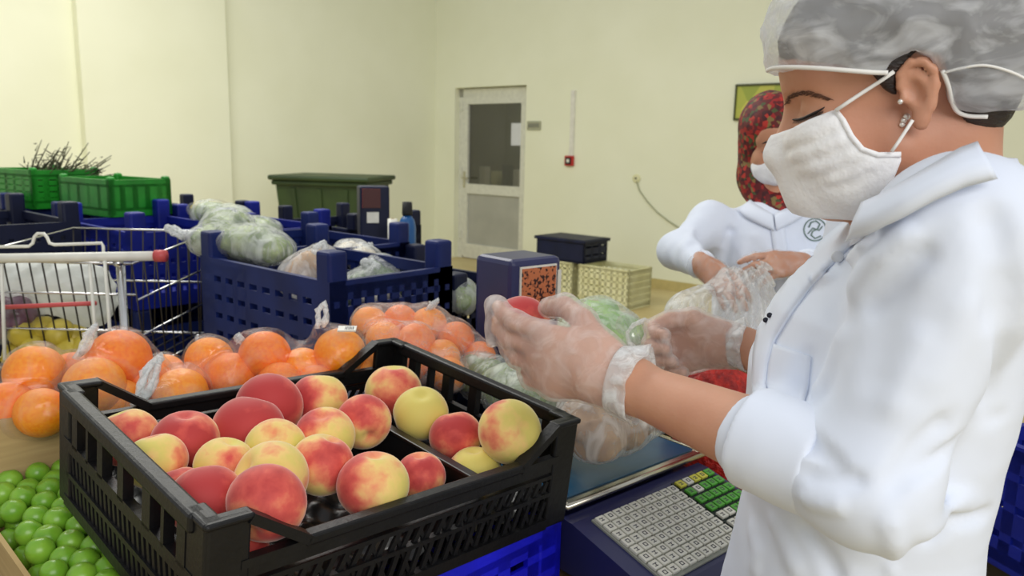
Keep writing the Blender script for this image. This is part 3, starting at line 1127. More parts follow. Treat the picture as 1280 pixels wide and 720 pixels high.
# ------------------------------------------------------------------ cardboard box with green plums
BA0, BA1, BB0, BB1 = 0.208, 0.445, 0.60, 1.36
bx_ = tag(empty('cardboard_box', cc((BA0 + BA1) / 2, (BB0 + BB1) / 2, TZ + 0.001), CY), 'open cardboard box of green plums at the lower left', 'box')
bw, bd, bh = BA1 - BA0, BB1 - BB0, 0.15
MB().box((0, 0, 0.003), (bw, bd, 0.006)).build('bottom', M_CARD, bx_)
MB().box((-bw / 2 + 0.003, 0, bh / 2), (0.006, bd, bh)).build('side_wall', M_CARD, bx_)
MB().box((bw / 2 - 0.003, 0, bh / 2 - 0.01), (0.006, bd, bh - 0.02)).build('side_wall', M_CARD, bx_)
MB().box((0, -bd / 2 + 0.003, bh / 2 - 0.01), (bw - 0.012, 0.006, bh - 0.02)).build('end_wall', M_CARD, bx_)
MB().box((0, bd / 2 - 0.003, 0.125), (bw - 0.012, 0.006, 0.25)).build('end_wall', M_CARD, bx_)


def plum_mesh():
    bm = bmesh.new()
    bmesh.ops.create_uvsphere(bm, u_segments=20, v_segments=14, radius=1)
    for v in bm.verts:
        rr = math.hypot(v.co.x, v.co.y)
        if v.co.z > 0: v.co.z -= 0.16 * math.exp(-(rr / 0.22) ** 2)
        v.co *= 0.0178
    me = bpy.data.meshes.new('green_plum')
    bm.to_mesh(me)
    bm.free()
    me.polygons.foreach_set('use_smooth', [True] * len(me.polygons))
    me.materials.append(M_PLUM)
    return me


PLUM = plum_mesh()
rp_ = random.Random(3)
spots = []
z_bot = TZ + 0.10
for lay in range(2):
    b = BB0 + 0.03 + 0.015 * lay
    row = 0
    while b < BB1 - 0.028:
        a = BA0 + 0.026 + (row % 2) * 0.018 + 0.009 * lay
        while a < BA1 - 0.05:
            t = (b - BB0) / (BB1 - BB0)
            z = TZ + 0.098 + lay * 0.029 + 0.035 * t * t + rp_.uniform(-0.004, 0.004)
            spots.append((a + rp_.uniform(-.003, .003), b + rp_.uniform(-.003, .003), z))
            a += 0.0365
        b += 0.0325
        row += 1
MB().box((0, 0, 0.04), (bw - 0.014, bd - 0.014, 0.075)).build('paper_liner', M_CARD, bx_)
npl_ = 0
for (a, b, z) in spots:
    w = cc(a, b, z)
    q = w - CAM
    dpt = q @ FW
    uu = 640 + FPX * (q @ RT) / dpt
    vv = 360 - FPX * (q @ UP) / dpt
    if uu < -25 or vv > 745 or uu > 175: continue
    o = bpy.data.objects.new('green_plum', PLUM)
    COL.objects.link(o)
    s = rp_.uniform(0.93, 1.06)
    o.matrix_world = Matrix.Translation(Vector(w)) @ Matrix.Rotation(rp_.uniform(0, 6), 4, 'Z') @ Matrix.Rotation(rp_.uniform(-.9, .9), 4, 'X') @ Matrix.Scale(s, 4)
    tag(o, 'small shiny green plum in the cardboard box', 'plum', 'green plums in the cardboard box')
    npl_ += 1

# ------------------------------------------------------------------ bags of oranges
def orange_mesh():
    bm = bmesh.new()
    bmesh.ops.create_uvsphere(bm, u_segments=32, v_segments=22, radius=1)
    for v in bm.verts:
        rr = math.hypot(v.co.x, v.co.y)
        if v.co.z > 0: v.co.z -= 0.07 * math.exp(-(rr / 0.16) ** 2)
        v.co.z *= 0.95
    me = bpy.data.meshes.new('orange')
    bm.to_mesh(me)
    bm.free()
    me.polygons.foreach_set('use_smooth', [True] * len(me.polygons))
    return me


OR_ME = []
for mm_ in (M_ORANGE, M_ORANGE2):
    me = orange_mesh()
    me.materials.append(mm_)
    OR_ME.append(me)


def bag_handles(m, base, dirs, rs=0.0045):
    """tied loop handles of a carrier bag"""
    for (tip, side) in dirs:
        base, tip, side = np.array(base), np.array(tip), np.array(side)
        pts = []
        for i in range(13):
            t = i / 12 * math.pi
            k = math.sin(t)
            pts.append(base + (tip - base) * k + side * math.cos(t) * 0.6 * (0.5 + 0.5 * k))
        for off_ in (0.0, 0.004):
            jit = [q + np.array((off_ * math.sin(i * 1.3), off_, off_ * math.cos(i * 2.1))) for i, q in enumerate(pts)]
            m.tube(jit, [rs * (0.6 + 0.7 * math.sin(i * 1.7 + off_ * 500) ** 2) for i in range(13)], n=7)


def orange_bag(label, fruit, knots, group='bags of oranges', olabel='orange', film_mat=M_BAG, tails=(), names=None):
    """fruit: (u, v, d, radius) ; knots: (base, [(tip, side)])"""
    ps = [(P(u, v, d), r) for (u, v, d, r) in fruit]
    base = np.mean([q for q, r in ps], axis=0)
    zb = min(q[2] - r for q, r in ps) - 0.004
    root = tag(empty('orange_bag', (base[0], base[1], zb)), label, 'bag', group)
    ops = [ell(q, (r + 0.005,) * 3, k=0.035) for q, r in ps]
    for (bs, hs) in knots:
        near_ = min(ps, key=lambda t: np.linalg.norm(t[0] - bs))[0]
        ops.append(cone(near_, bs, 0.035, 0.010, k=0.03))
    for (a_, b_, r_) in tails: ops.append(cone(a_, b_, r_, r_ * 0.7, k=0.03))
    ops.append(noise_disp(0.0045, 75, seed=len(ps) + 3, ridged=True))
    sdf_obj('bag_film', ops, 0.0045, film_mat, root)
    for (bs, hs) in knots:
        m_ = MB()
        bag_handles(m_, bs, hs)
        m_.build('tied_handle', M_BAGW, root, world_space=True, smooth=True)
    for i, (q, r) in enumerate(ps):
        o = bpy.data.objects.new('orange', OR_ME[i % 2])
        COL.objects.link(o)
        o.matrix_world = Matrix.Translation(Vector(q)) @ Matrix.Rotation(rnd.uniform(-1, 1), 4, 'X') @ Matrix.Rotation(rnd.uniform(0, 6), 4, 'Z') @ Matrix.Scale(r, 4)
        tag(o, names[i] if names else olabel, 'orange', olabel)
    return root


v3 = lambda x, y, z: np.array((x, y, z))
orange_bag('clear bag of oranges with one upright handle, leftmost in the photo',
           [(44, 466, 1.30, .048), (149, 449, 1.32, .052), (118, 482, 1.24, .047), (10, 512, 1.24, .045), (52, 516, 1.22, .040),
            (185, 478, 1.34, .042), (150, 500, 1.27, .036), (92, 470, 1.38, .044)],
           [(P(97, 447, 1.26), [(P(117, 408, 1.26), v3(.012, 0, .006))])], olabel='orange inside the leftmost clear bag',
           names=['bright orange at the upper left of the leftmost clear bag', 'largest orange, top right in the leftmost clear bag', 'orange just above the crate corner in the leftmost bag',
                  'orange at the left photo edge, low in the leftmost bag', 'orange at the bottom of the leftmost bag above the cardboard flap', 'orange at the right end of the leftmost bag',
                  'small orange low behind the crate corner strut', 'orange half hidden behind the upright bag handle'])
orange_bag('clear bag of oranges with a tall knotted white handle, second from the left',
           [(226, 492, 1.30, .044), (246, 488, 1.40, .044), (205, 470, 1.42, .040), (282, 470, 1.42, .044)],
           [(P(172, 506, 1.18), [(P(198, 446, 1.20), v3(.022, 0, .006)), (P(190, 452, 1.21), v3(.014, .01, .002))])],
           olabel='orange in the second clear bag from the left',
           names=['front orange right of the tall white knot', 'orange behind the front one in the knotted bag', 'small orange behind the tall white knot', 'orange at the right end of the knotted bag'], tails=[(P(226, 500, 1.26), P(172, 508, 1.19), 0.022)])
orange_bag('big clear bag of oranges right behind the peach crate',
           [(262, 450, 1.44, .044), (331, 444, 1.40, .046), (425, 441, 1.42, .047), (290, 470, 1.38, .043), (378, 462, 1.42, .042), (350, 480, 1.36, .040),
            (450, 462, 1.46, .040), (395, 480, 1.38, .036)],
           [(P(400, 410, 1.42), [(P(404, 380, 1.42), v3(.018, 0, .004))]), (P(300, 428, 1.38), [(P(296, 420, 1.38), v3(.008, 0, .004))])],
           olabel='orange in the big clear bag behind the crate',
           names=['leftmost orange of the big clear bag behind the crate', 'bright orange left of the middle in the big bag', 'orange under the price label in the big bag', 'low orange at the left in the big bag',
                  'orange between the two bright ones in the big bag', 'lowest orange in the middle of the big bag', 'rightmost orange of the big bag', 'small low orange below the labelled one'])
orange_bag('hazy bag of small oranges behind the far crate corner',
           [(462, 404, 1.66, .038), (500, 402, 1.68, .038), (536, 406, 1.68, .040), (570, 424, 1.66, .040), (480, 424, 1.60, .038), (520, 428, 1.58, .040),
            (552, 446, 1.58, .038), (512, 455, 1.54, .038), (560, 468, 1.54, .036), (600, 446, 1.64, .034)],
           [(P(534, 388, 1.66), [(P(546, 376, 1.66), v3(.01, 0, .004))])], olabel='orange in the hazy bag at the far crate corner',
           film_mat=film('hazy_bag_film', col=(0.95, 0.92, 0.86, 1), dens=0.12, dens2=0.4, scale=24, gloss=0.08))
lab = MB()
lp = P(434, 411, 1.365)
lab.box(lp, (0.032, 0.003, 0.014), np.array([unit(RT), unit(-FW + UP * 1.5), unit(np.cross(RT, unit(-FW + UP * 1.5)))]).T)
lo = tag(lab.build('price_label', M_WHITEP), 'white price label stuck on the big orange bag', 'label')
pr = MB()
fx, fn_ = unit(RT), unit(-FW + UP * 1.5)
for i in range(6): pr.box(lp + fn_ * 0.0018 + fx * (-0.003 + i * 0.0028), (0.0013 if i % 2 else 0.0007, 0.001, 0.008), np.array([fx, fn_, np.cross(fx, fn_)]).T)
pr.build('bar_code', M_INK, lo)

# ------------------------------------------------------------------ weighing scale in front of the woman
SY = math.radians(41.0)
SX = np.array([math.cos(SY), math.sin(SY), 0])
SB = np.array([-SX[1], SX[0], 0])
SP = np.array([0.096, 1.15, 0])           # front left corner of the weighing pan, on plan


def sc(x, y, z):
    return SP + SX * x + SB * y + (0, 0, z)


scale = tag(empty('weighing_scale', sc(0.15, 0.0, TZ), SY), 'navy label printing scale with white keypad in front of the woman', 'scale')
RS = np.array([SX, SB, (0, 0, 1)]).T


def sbox(m, x0, x1, y0, y1, z0, z1, bev=0.004):
    return m.box(sc((x0 + x1) / 2, (y0 + y1) / 2, (z0 + z1) / 2), (x1 - x0, y1 - y0, z1 - z0), RS, bev)


m_ = MB()
sbox(m_, -0.01, 0.34, 0.0, 0.26, TZ + 0.02, TZ + 0.095)
m_.build('body', M_SCALE, scale, world_space=True)
# sloping console
KZ0, KZ1, KY0, KY1 = 0.826, 0.782, -0.022, -0.19
m_ = MB()
xs = (-0.012, 0.345)
vs = []
for x in xs:
    vs += [sc(x, 0.0, TZ + 0.02), sc(x, 0.0, KZ0 + 0.002), sc(x, KY0, KZ0), sc(x, KY1, KZ1), sc(x, KY1 - 0.012, KZ1 - 0.012), sc(x, KY1 - 0.012, TZ + 0.02)]
m_.add(vs, [(0, 1, 2, 3, 4, 5)[::-1], (6, 7, 8, 9, 10, 11)] + [(i, (i + 1) % 6, (i + 1) % 6 + 6, i + 6) for i in range(6)])
con = m_.build('console', M_SCALE, scale, world_space=True)
sl = unit(sc(0, KY1, KZ1) - sc(0, KY0, KZ0))      # down the slope
kn = unit(np.cross(sl, SX)) * 1.0
if kn[2] < 0: kn = -kn
RK = np.array([SX, -sl, kn]).T


def kp(x, s, h=0.0):
    return sc(x, KY0, KZ0) + sl * s + kn * h


def kbox(m, x0, x1, s0, s1, h0, h1, bev=0.0):
    return m.box(kp((x0 + x1) / 2, (s0 + s1) / 2, (h0 + h1) / 2), (x1 - x0, s1 - s0, h1 - h0), RK, bev)


kbox(MB(), 0.022, 0.226, 0.010, 0.165, 0.0, 0.003).build('key_bed', M_KEYBED, scale, world_space=True)
kbox(MB(), 0.230, 0.335, 0.004, 0.150, 0.0, 0.003).build('function_key_bed', M_DARKBED, scale, world_space=True)
key_me = MB().box((0, 0, 0.0025), (0.0172, 0.0158, 0.005), bev=0.0012).mesh('key')
pr_me = MB().box((-0.001, 0.0015, 0.0053), (0.008, 0.0012, 0.0005)).box((0.0, -0.001, 0.0053), (0.0012, 0.006, 0.0005)).box((-0.001, -0.0035, 0.0053), (0.007, 0.0011, 0.0005)).mesh('key_print')
pr_me2 = MB().box((-0.003, 0, 0.0053), (0.0012, 0.007, 0.0005)).box((0.003, 0, 0.0053), (0.0012, 0.007, 0.0005)).box((0, 0.003, 0.0053), (0.006, 0.0012, 0.0005)).box((0, -0.003, 0.0053), (0.006, 0.0012, 0.0005)).mesh('key_print')
for q in (pr_me, pr_me2): q.materials.append(M_INK)
KEYM = {}


def key(x, s, material, sc_=1.0, pr=0):
    if material.name not in KEYM:
        me = key_me.copy()
        me.materials.append(material)
        KEYM[material.name] = me
    o = bpy.data.objects.new('key', KEYM[material.name])
    COL.objects.link(o)
    R4 = Matrix(RK.tolist()).to_4x4()
    o.parent = scale
    o.matrix_parent_inverse = ROOT_M[scale.name].inverted()
    o.matrix_basis = Matrix.Translation(Vector(kp(x, s, 0.003))) @ R4 @ Matrix.Scale(sc_, 4)
    p_ = bpy.data.objects.new('key_print', pr_me2 if pr else pr_me)
    COL.objects.link(p_)
    p_.parent = o


for r_ in range(8):
    for c_ in range(10):
        key(0.034 + c_ * 0.0200, 0.020 + r_ * 0.0187, M_KEYW, pr=(r_ * 3 + c_) % 2)
for r_ in range(6):
    for c_ in range(5):
        mt = M_KEYG
        if (r_, c_) in ((0, 0), (0, 2), (0, 3)): mt = M_KEYY
        if (r_, c_) in ((0, 1), (1, 1), (4, 0), (4, 1), (5, 0), (5, 1), (5, 2)): mt = M_KEYW
        key(0.241 + c_ * 0.0205, 0.016 + r_ * 0.0225, mt, pr=c_ % 2)
# pan on four posts
m_ = MB()
sbox(m_, 0.0, 0.36, 0.0, 0.27, 0.832, 0.845, 0.006)
pan = m_.build('weighing_pan', M_STEEL, scale, world_space=True, smooth=False)
sbox(MB(), 0.012, 0.350, 0.018, 0.26, 0.8455, 0.8475, 0.0).build('blue_pan_sheet', M_PANBLUE, pan, world_space=False)
rim = MB().tube([sc(0, 0.27, 0.842), sc(0, 0.0, 0.842), sc(0.36, 0.0, 0.842), sc(0.36, 0.27, 0.842)], 0.0065, n=10)
rim.build('pan_rim', M_STEEL, pan, smooth=True)
m_ = MB()
for x in (0.05, 0.30):
    for y in (0.05, 0.22): m_.box(sc(x, y, TZ + 0.105), (0.03, 0.03, 0.03), RS)
m_.build('pan_support', M_RUBBER, scale, world_space=True)
for x in (0.02, 0.31):
    for y in (-0.16, 0.23):
        MB().lathe([(0, 0), (0.018, 0), (0.02, 0.006), (0.014, 0.022), (0, 0.022)], 14, sc(x, y, TZ + 0.001)).build('foot', M_RUBBER, scale, world_space=True)
# display tower at the back
tc_ = np.array(P(640, 430, 1.66)); tc_[2] = 0
tb = MB()
TW, TD, TT = 0.145, 0.125, 1.172
p0 = P(640, 322, 1.6)
tcen = np.array([p0[0], p0[1], 0]) + SX * TW / 2 + SB * TD / 2
tb.box(tcen + (0, 0, (TZ + 0.03 + TT) / 2), (TW, TD, TT - TZ - 0.03), RS, bev=0.012)
tower = tb.build('display_tower', M_SCALE, scale, world_space=True)
tf = tcen - SB * (TD / 2 + 0.001)
m_ = MB()
m_.box(tf + (0, 0, TT - 0.078) + SX * 0.002, (0.105, 0.004, 0.125), RS)
m_.build('display_bezel', M_WHITEP, tower)


def lcd_mat():
    m, nt, b, out = nodes('dot_matrix_display')
    L = nt.links.new
    tcn = nt.nodes.new('ShaderNodeTexCoord')
    n = nt.nodes.new('ShaderNodeTexVoronoi')
    n.inputs['Scale'].default_value = 170
    L(tcn.outputs['Object'], n.inputs['Vector'])
    sp = nt.nodes.new('ShaderNodeSeparateColor')
    L(n.outputs['Color'], sp.inputs[0])
    r = nt.nodes.new('ShaderNodeValToRGB')
    r.color_ramp.elements[0].color, r.color_ramp.elements[1].color = srgb(60, 28, 22), srgb(196, 112, 70)
    r.color_ramp.elements[0].position, r.color_ramp.elements[1].position = 0.3, 0.45
    L(sp.outputs[0], r.inputs[0])
    L(r.outputs[0], b.inputs['Base Color'])
    b.inputs['Roughness'].default_value = 0.25
    return m


M_LCD = lcd_mat()
MB().box(tf - SB * 0.003 + (0, 0, TT - 0.078) + SX * 0.002, (0.097, 0.004, 0.117), RS).build('display', M_LCD, tower)
MB().box(tf - SB * 0.001 + (0, 0, TT - 0.075) + SX * (TW / 2 - 0.009), (0.01, 0.003, 0.09), RS).build('side_label', M_WHITEP, tower)
sbox(MB(), 0.0, 0.34, 0.24, 0.30, TZ + 0.02, TZ + 0.07).build('rear_housing', M_SCALE, scale, world_space=True)
# foot that links the tower to the scale body
lk = MB()
lk.bar(sc(0.12, 0.27, TZ + 0.045), tcen + (0, 0, TZ + 0.055), 0.12, 0.05)
lk.build('tower_base', M_SCALE, scale, world_space=True)

# ------------------------------------------------------------------ people
def rowframe(o, f, up):
    f = unit(f)
    l = unit(np.cross(up, f))
    u = np.cross(f, l)
    return np.array(o, float), np.array([f, l, u]).T        # columns: forward, left, up


def poly_op(frame, hs, pts, k=0.002):
    """intersection with a prism whose outline is given in the head's side view (forward, up)"""
    o, R = frame
    V_ = np.array(pts, float)

    def fn(p):
        q = ((p - o) @ R) / hs
        x, z = q[:, 0], q[:, 2]
        d = np.full(len(p), 1e9)
        s = np.ones(len(p))
        n = len(V_)
        for i in range(n):
            a, b = V_[i], V_[i - 1]
            e = b - a
            wx, wz = x - a[0], z - a[1]
            t = np.clip((wx * e[0] + wz * e[1]) / (e @ e), 0, 1)
            d = np.minimum(d, (wx - e[0] * t) ** 2 + (wz - e[1] * t) ** 2)
            c1, c2, c3 = z >= a[1], z < b[1], e[0] * wz > e[1] * wx
            flip = (c1 & c2 & c3) | (~c1 & ~c2 & ~c3)
            s = np.where(flip, -s, s)
        return s * np.sqrt(d) * hs
    return Op(fn, (0, 0, 0), 1e3, k, 'i')


def head_ops(frame, hs, ears=True, short=1.0):
    o, R = frame
    zc = lambda z: z if z > -.02 else -.02 + (z + .02) * short
    L = lambda x, y, z: o + R @ (np.array((x, y, zc(z))) * hs)
    E = lambda c, r, k=.01, mode='u', Rl=None: ell(L(*c), np.array(r) * hs, R if Rl is None else R @ Rl, k * hs, mode)
    Cn = lambda a, b, ra, rb, k=.01, mode='u': cone(L(*a), L(*b), ra * hs, rb * hs, k * hs, mode)
    ops = [E((-.002, 0, .052), (.096, .073, .083)),
           E((.045, 0, -.022), (.052, .058, .075 * (.5 + .5 * short)), .03),
           E((.072, 0, .045), (.028, .052, .040), .03),
           Cn((.018, .046, -.050), (.075, .012, -.098), .020, .014, .03), Cn((.018, -.046, -.050), (.075, -.012, -.098), .020, .014, .03),
           E((.082, 0, -.096), (.016, .018, .014), .02),
           E((.070, .034, -.022), (.026, .024, .024), .025), E((.070, -.034, -.022), (.026, .024, .024), .025),
           E((.072, 0, -.062), (.028, .030, .030), .02),
           Cn((.094, 0, .018), (.118, 0, -.026), .0075, .0105, .012),
           E((.110, .011, -.031), (.009, .007, .007), .008), E((.110, -.011, -.031), (.009, .007, .007), .008),
           Cn((.088, .014, .033), (.070, .046, .034), .008, .007, .016), Cn((.088, -.014, .033), (.070, -.046, .034), .008, .007, .016),
           E((.101, .033, .013), (.013, .017, .0115), .012, 's'), E((.101, -.033, .013), (.013, .017, .0115), .012, 's'),
           E((.0775, .032, .012), (.0135, .0145, .0125), .003), E((.0775, -.032, .012), (.0135, .0145, .0125), .003),
           Cn((.100, .014, -.058), (.096, .020, -.060), .006, .004, .008), Cn((.103, .0, -.060), (.098, .018, -.061), .0065, .004, .006),
           Cn((.101, .0, -.070), (.095, .016, -.067), .007, .004, .006), Cn((.101, .0, -.070), (.095, -.016, -.067), .007, .004, .006),
           Cn((.103, .0, -.060), (.098, -.018, -.061), .0065, .004, .006)]
    if ears:
        for sg in (1, -1):
            y = .071 * sg
            es = .80
            EX = lambda x, dy, z: (x * es + .004, y + dy * es * sg, z * es + .002)
            rot = rotm(-.42 * sg, 0, .22)
            ops.append(E(EX(-.008, .003, .002), (.017 * es, .0065, .029 * es), .006, 'u', rot))
            ops.append(E(EX(-.004, .011, .001), (.0085 * es, .0075, .015 * es), .003, 's', rot))
            # helix rim
            rim_ = [(.008, .002, .010), (.006, .005, .024), (-.004, .009, .033), (-.016, .012, .031), (-.024, .013, .020), (-.024, .011, .004), (-.018, .008, -.012), (-.010, .005, -.024)]
            for a, b in zip(rim_[:-1], rim_[1:]):
                ops.append(Cn(EX(*a), EX(*b), .0036, .0036, .002))
            ops.append(E(EX(-.006, .003, -.029), (.0075, .005, .009), .005))
            ops.append(E(EX(.007, .004, -.002), (.0035, .0035, .005), .003))
    return ops, L


def hand_ops(w, a, b, t, curls, hs=1.0, thumb=None, spread=(.06, .02, -.02, -.07)):
    """w wrist, a along the hand, b back of hand, t thumb side; curls per finger in degrees"""
    a, b, t = unit(a), unit(b), unit(t)
    w = np.array(w, float)
    R = np.array([a, t, b]).T
    p = lambda x, y, z: w + R @ (np.array((x, y, z)) * hs)
    ops = [cone(p(-.02, 0, 0), p(.02, .0, 0), .026 * hs, .027 * hs, .02),
           ell(p(.045, .002, -.002), np.array((.055, .036, .0165)) * hs, R, .02),
           ell(p(.072, .0, .0), np.array((.03, .041, .0145)) * hs, R, .02),
           ell(p(.03, .022, -.010), np.array((.034, .018, .017)) * hs, R, .015)]
    tips = []
    spec = [(.031, .090, (.040, .025, .021), .0095), (.010, .095, (.044, .028, .022), .0098), (-.011, .091, (.040, .026, .021), .0093), (-.031, .082, (.032, .020, .019), .0083)]
    for i, (off, bx, ls, r) in enumerate(spec):
        q = p(bx - .012, off, 0)
        dr = unit(a + t * spread[i])
        ang = 0
        for j in range(3):
            ang += math.radians(curls[i][j])
            d_ = dr * math.cos(ang) - b * math.sin(ang)
            q2 = q + d_ * ls[j] * hs * (1.15 if j == 0 else 1)
            ops.append(cone(q, q2, r * hs * (1 - .06 * j), r * hs * (.95 - .08 * j), .004))
            q = q2
        tips.append(q)
    if thumb is not None:
        q = p(.018, .026, -.008)
        rad = (.0145, .0125, .0115, .0095)
        for j, e in enumerate(thumb):
            q2 = p(*e)
            ops.append(cone(q, q2, rad[j] * hs, rad[j + 1] * hs, .008 if j == 0 else .004))
            q = q2
        tips.append(q)
    return ops, p, tips


def catmull(px, n):
    """smooth curve through pixel points"""
    p = np.array(px, float)
    p = np.vstack([2 * p[0] - p[1], p, 2 * p[-1] - p[-2]])
    out = []
    m = len(p) - 3
    for i in range(n):
        s = i / (n - 1) * m
        k = min(int(s), m - 1)
        t = s - k
        a, b, c, d = p[k], p[k + 1], p[k + 2], p[k + 3]
        out.append(.5 * (2 * b + (c - a) * t + (2 * a - 5 * b + 4 * c - d) * t * t + (3 * b - a - 3 * c + d) * t ** 3))
    return out


def lerp_rows(px, n):
    """resample a pixel polyline"""
    px = np.array(px, float)
    s = np.r_[0, np.cumsum(np.linalg.norm(np.diff(px, axis=0), axis=1))]
    t = np.linspace(0, s[-1], n)
    return np.stack([np.interp(t, s, px[:, 0]), np.interp(t, s, px[:, 1])], 1)


# ---- woman in the foreground
ray = unit(P(1130, 118, 1) - CAM)
r_im = unit(RT - ray * (ray @ RT))
u_im = np.cross(r_im, ray)
th = math.radians(15)
HSC = 1.07
f_h = unit(-math.cos(th) * r_im - math.sin(th) * u_im - ray * .10)
up_h = -math.sin(th) * r_im + math.cos(th) * u_im
ear = P(1145, 120, .70)
fr0 = rowframe(ear, f_h, up_h)
H1 = ear - fr0[1][:, 1] * .076 * HSC
FR1 = (H1, fr0[1])


def hl(u, v, d=.70):
    """side-view coordinates (forward, up) on the head for a pixel of the photo"""
    q = ((P(u, v, d) - ear) @ FR1[1]) / HSC
    return (q[0], q[2])


fb = unit((-.95, .30, 0))
lb1 = np.array((-fb[1], fb[0], 0))
SHN = P(1200, 292, .665)
MID = SHN - lb1 * .165
SHF = MID - lb1 * .165
ELN, WRN = P(1085, 606, .67), P(768, 474, .875)
ELF, WRF = P(1030, 480, 1.06), P(914, 432, 1.13)
NB = P(1172, 262, .80)
w1 = tag(empty('person', (MID[0], MID[1], 0)), 'woman in white coat, mask and hair cap holding a peach in gloved hand', 'person')
h_ops, L1 = head_ops(FR1, HSC, short=.76)
L1 = lambda x, y, z: FR1[0] + FR1[1] @ (np.array((x, y, z)) * HSC)
# left hand (nearer) cups a peach, thumb on top; right hand pinches a bag
aL = unit(P(618, 432, .955) - WRN)
bL = camdir(.15, -.35, 1.0); bL = unit(bL - aL * (bL @ aL))
tL = np.cross(aL, bL)
if tL @ UP < 0: tL = -tL
lh, pL, tipsL = hand_ops(WRN, aL, bL, tL, [(4, 18, 22), (8, 24, 22), (12, 28, 24), (16, 32, 24)], 1.09,
                         thumb=[(.055, .044, -.028), (.086, .047, -.046), (.110, .038, -.052)])
PEACH_C = P(652, 405, 1.024)
aR = unit(P(812, 432, 1.19) - WRF)
bR = -camdir(.1, -.1, 1.0); bR = unit(bR - aR * (bR @ aR))
tR = np.cross(aR, bR)
if tR @ UP < 0: tR = -tR
rh_, pR, tipsR = hand_ops(WRF, aR, bR, tR, [(48, 62, 40), (52, 66, 40), (54, 66, 40), (56, 66, 40)], .95,
                          thumb=[(.05, .046, -.016), (.085, .046, -.026), (.11, .038, -.032)])
body = list(h_ops)
body += [cone(L1(-.026, 0, -.040), NB, .050, .054, .03), cone(L1(-.005, 0, -.055), NB, .040, .05, .03),
         loft((MID[0], MID[1], 0), fb, lb1, [(1.36, -.01, .05, .07), (1.30, 0, .08, .13), (1.15, .01, .095, .14), (1.0, .01, .09, .125), (.88, .01, .10, .15), (.80, 0, .10, .15)], .80, MID[2] + .03, .04)]
body += [cone(SHN, ELN, .044, .038, .03), cone(ELN, ELN + (WRN - ELN) * .3, .040, .040, .02), cone(ELN + (WRN - ELN) * .3, WRN, .040, .0255, .02)] + lh
body += [cone(SHF, ELF, .044, .038, .03), cone(ELF, WRF, .038, .025, .02)] + rh_
for sg in (-1, 1):
    hp = np.array((MID[0], MID[1], .86)) + lb1 * .08 * sg
    body += [cone(hp, hp * (1, 1, 0) + (0, 0, .46), .078, .052, .03), cone(hp * (1, 1, 0) + (0, 0, .46), hp * (1, 1, 0) + (0, 0, .08), .052, .034, .02),
             cone(hp * (1, 1, 0) + (0, 0, .04), hp * (1, 1, 0) + fb * .13 + (0, 0, .03), .034, .028, .02)]
sdf_obj('body', body, .0032, M_SKIN, w1)


def skin_pt(L, x, z, sgn=1, off=.001, ops=h_ops):
    """point on the head's side at side-view (x, z)"""
    return march(ops, L(x, .16 * sgn, z), L(x, 0, z) - L(x, .16 * sgn, z), .3, off)


# eyebrow, lashes, eyelid crease
bp_ = lerp_rows([(974, 127), (980, 119), (991, 114), (1006, 114), (1022, 118), (1036, 123)], 110)
rb_ = random.Random(5)
m_ = MB()
for k, (u, v) in enumerate(bp_):
    wd = 3.6 * math.sin(math.pi * min(1, .25 + .75 * k / 109)) ** .8
    v0 = v + rb_.uniform(-.7, .8) * wd
    m_.tube([skin_pt(L1, *hl(u, v0 + 1.5), off=.0003), skin_pt(L1, *hl(u + 4, v0 - .6), off=.0007), skin_pt(L1, *hl(u + 8.5, v0 - .4 + 1.6 * k / 109), off=.0004)], [.0002, .00032, .0001], n=4, cap=False)
m_.build('eyebrow', M_BROW, w1, world_space=True, smooth=True)
ls_ = [skin_pt(L1, *hl(u, v), off=.0006) for u, v in ((988, 150), (996, 150), (1006, 147), (1016, 142), (1026, 137), (1032, 133))]
MB().tube(ls_, [.0008, .0013, .0016, .0015, .0011, .0005], n=8).build('eyelash', M_EYE, w1, world_space=True, smooth=True)
m_ = MB()
for k in range(26):
    u, v = 990 + k * 1.6, 150.5 - max(0, k - 5) * .62
    m_.tube([skin_pt(L1, *hl(u, v), off=.0002), skin_pt(L1, *hl(u - 1, v + 3), off=.0016), skin_pt(L1, *hl(u - 3, v + 5.5), off=.0030)], [.0004, .0003, .0001], n=4, cap=False)
m_.build('eyelash', M_EYE, w1, world_space=True, smooth=True)

# hair under the cap
cran = lambda g, k=.01: [ell(L1(-.002, 0, .052), np.array((.096 + g, .073 + g, .083 + g)) * HSC, FR1[1], k)]
hair = cran(.008) + [ell(L1(-.050, 0, .002), np.array((.042, .058, .055)) * HSC, FR1[1], .03), ell(L1(.05, 0, .045), np.array((.054, .064, .058)) * HSC, FR1[1], .02), ell(L1(-.10, 0, .050), np.array((.05, .055, .045)) * HSC, FR1[1], .03),
                     poly_op(FR1, HSC, [(.101, .062), (.080, .054), (.052, .042), (.030, .030), (.022, .012), (.013, .004), (.012, .022), (-.008, .038), (-.026, .028), (-.030, .0), (-.036, -.03), (-.052, -.058), (-.075, -.065), (-.20, -.03), (-.20, .2), (.10, .2)]),
                     noise_disp(.0016, 380, 2, ridged=True)]
sdf_obj('hair', hair, .003, M_HAIR, w1)
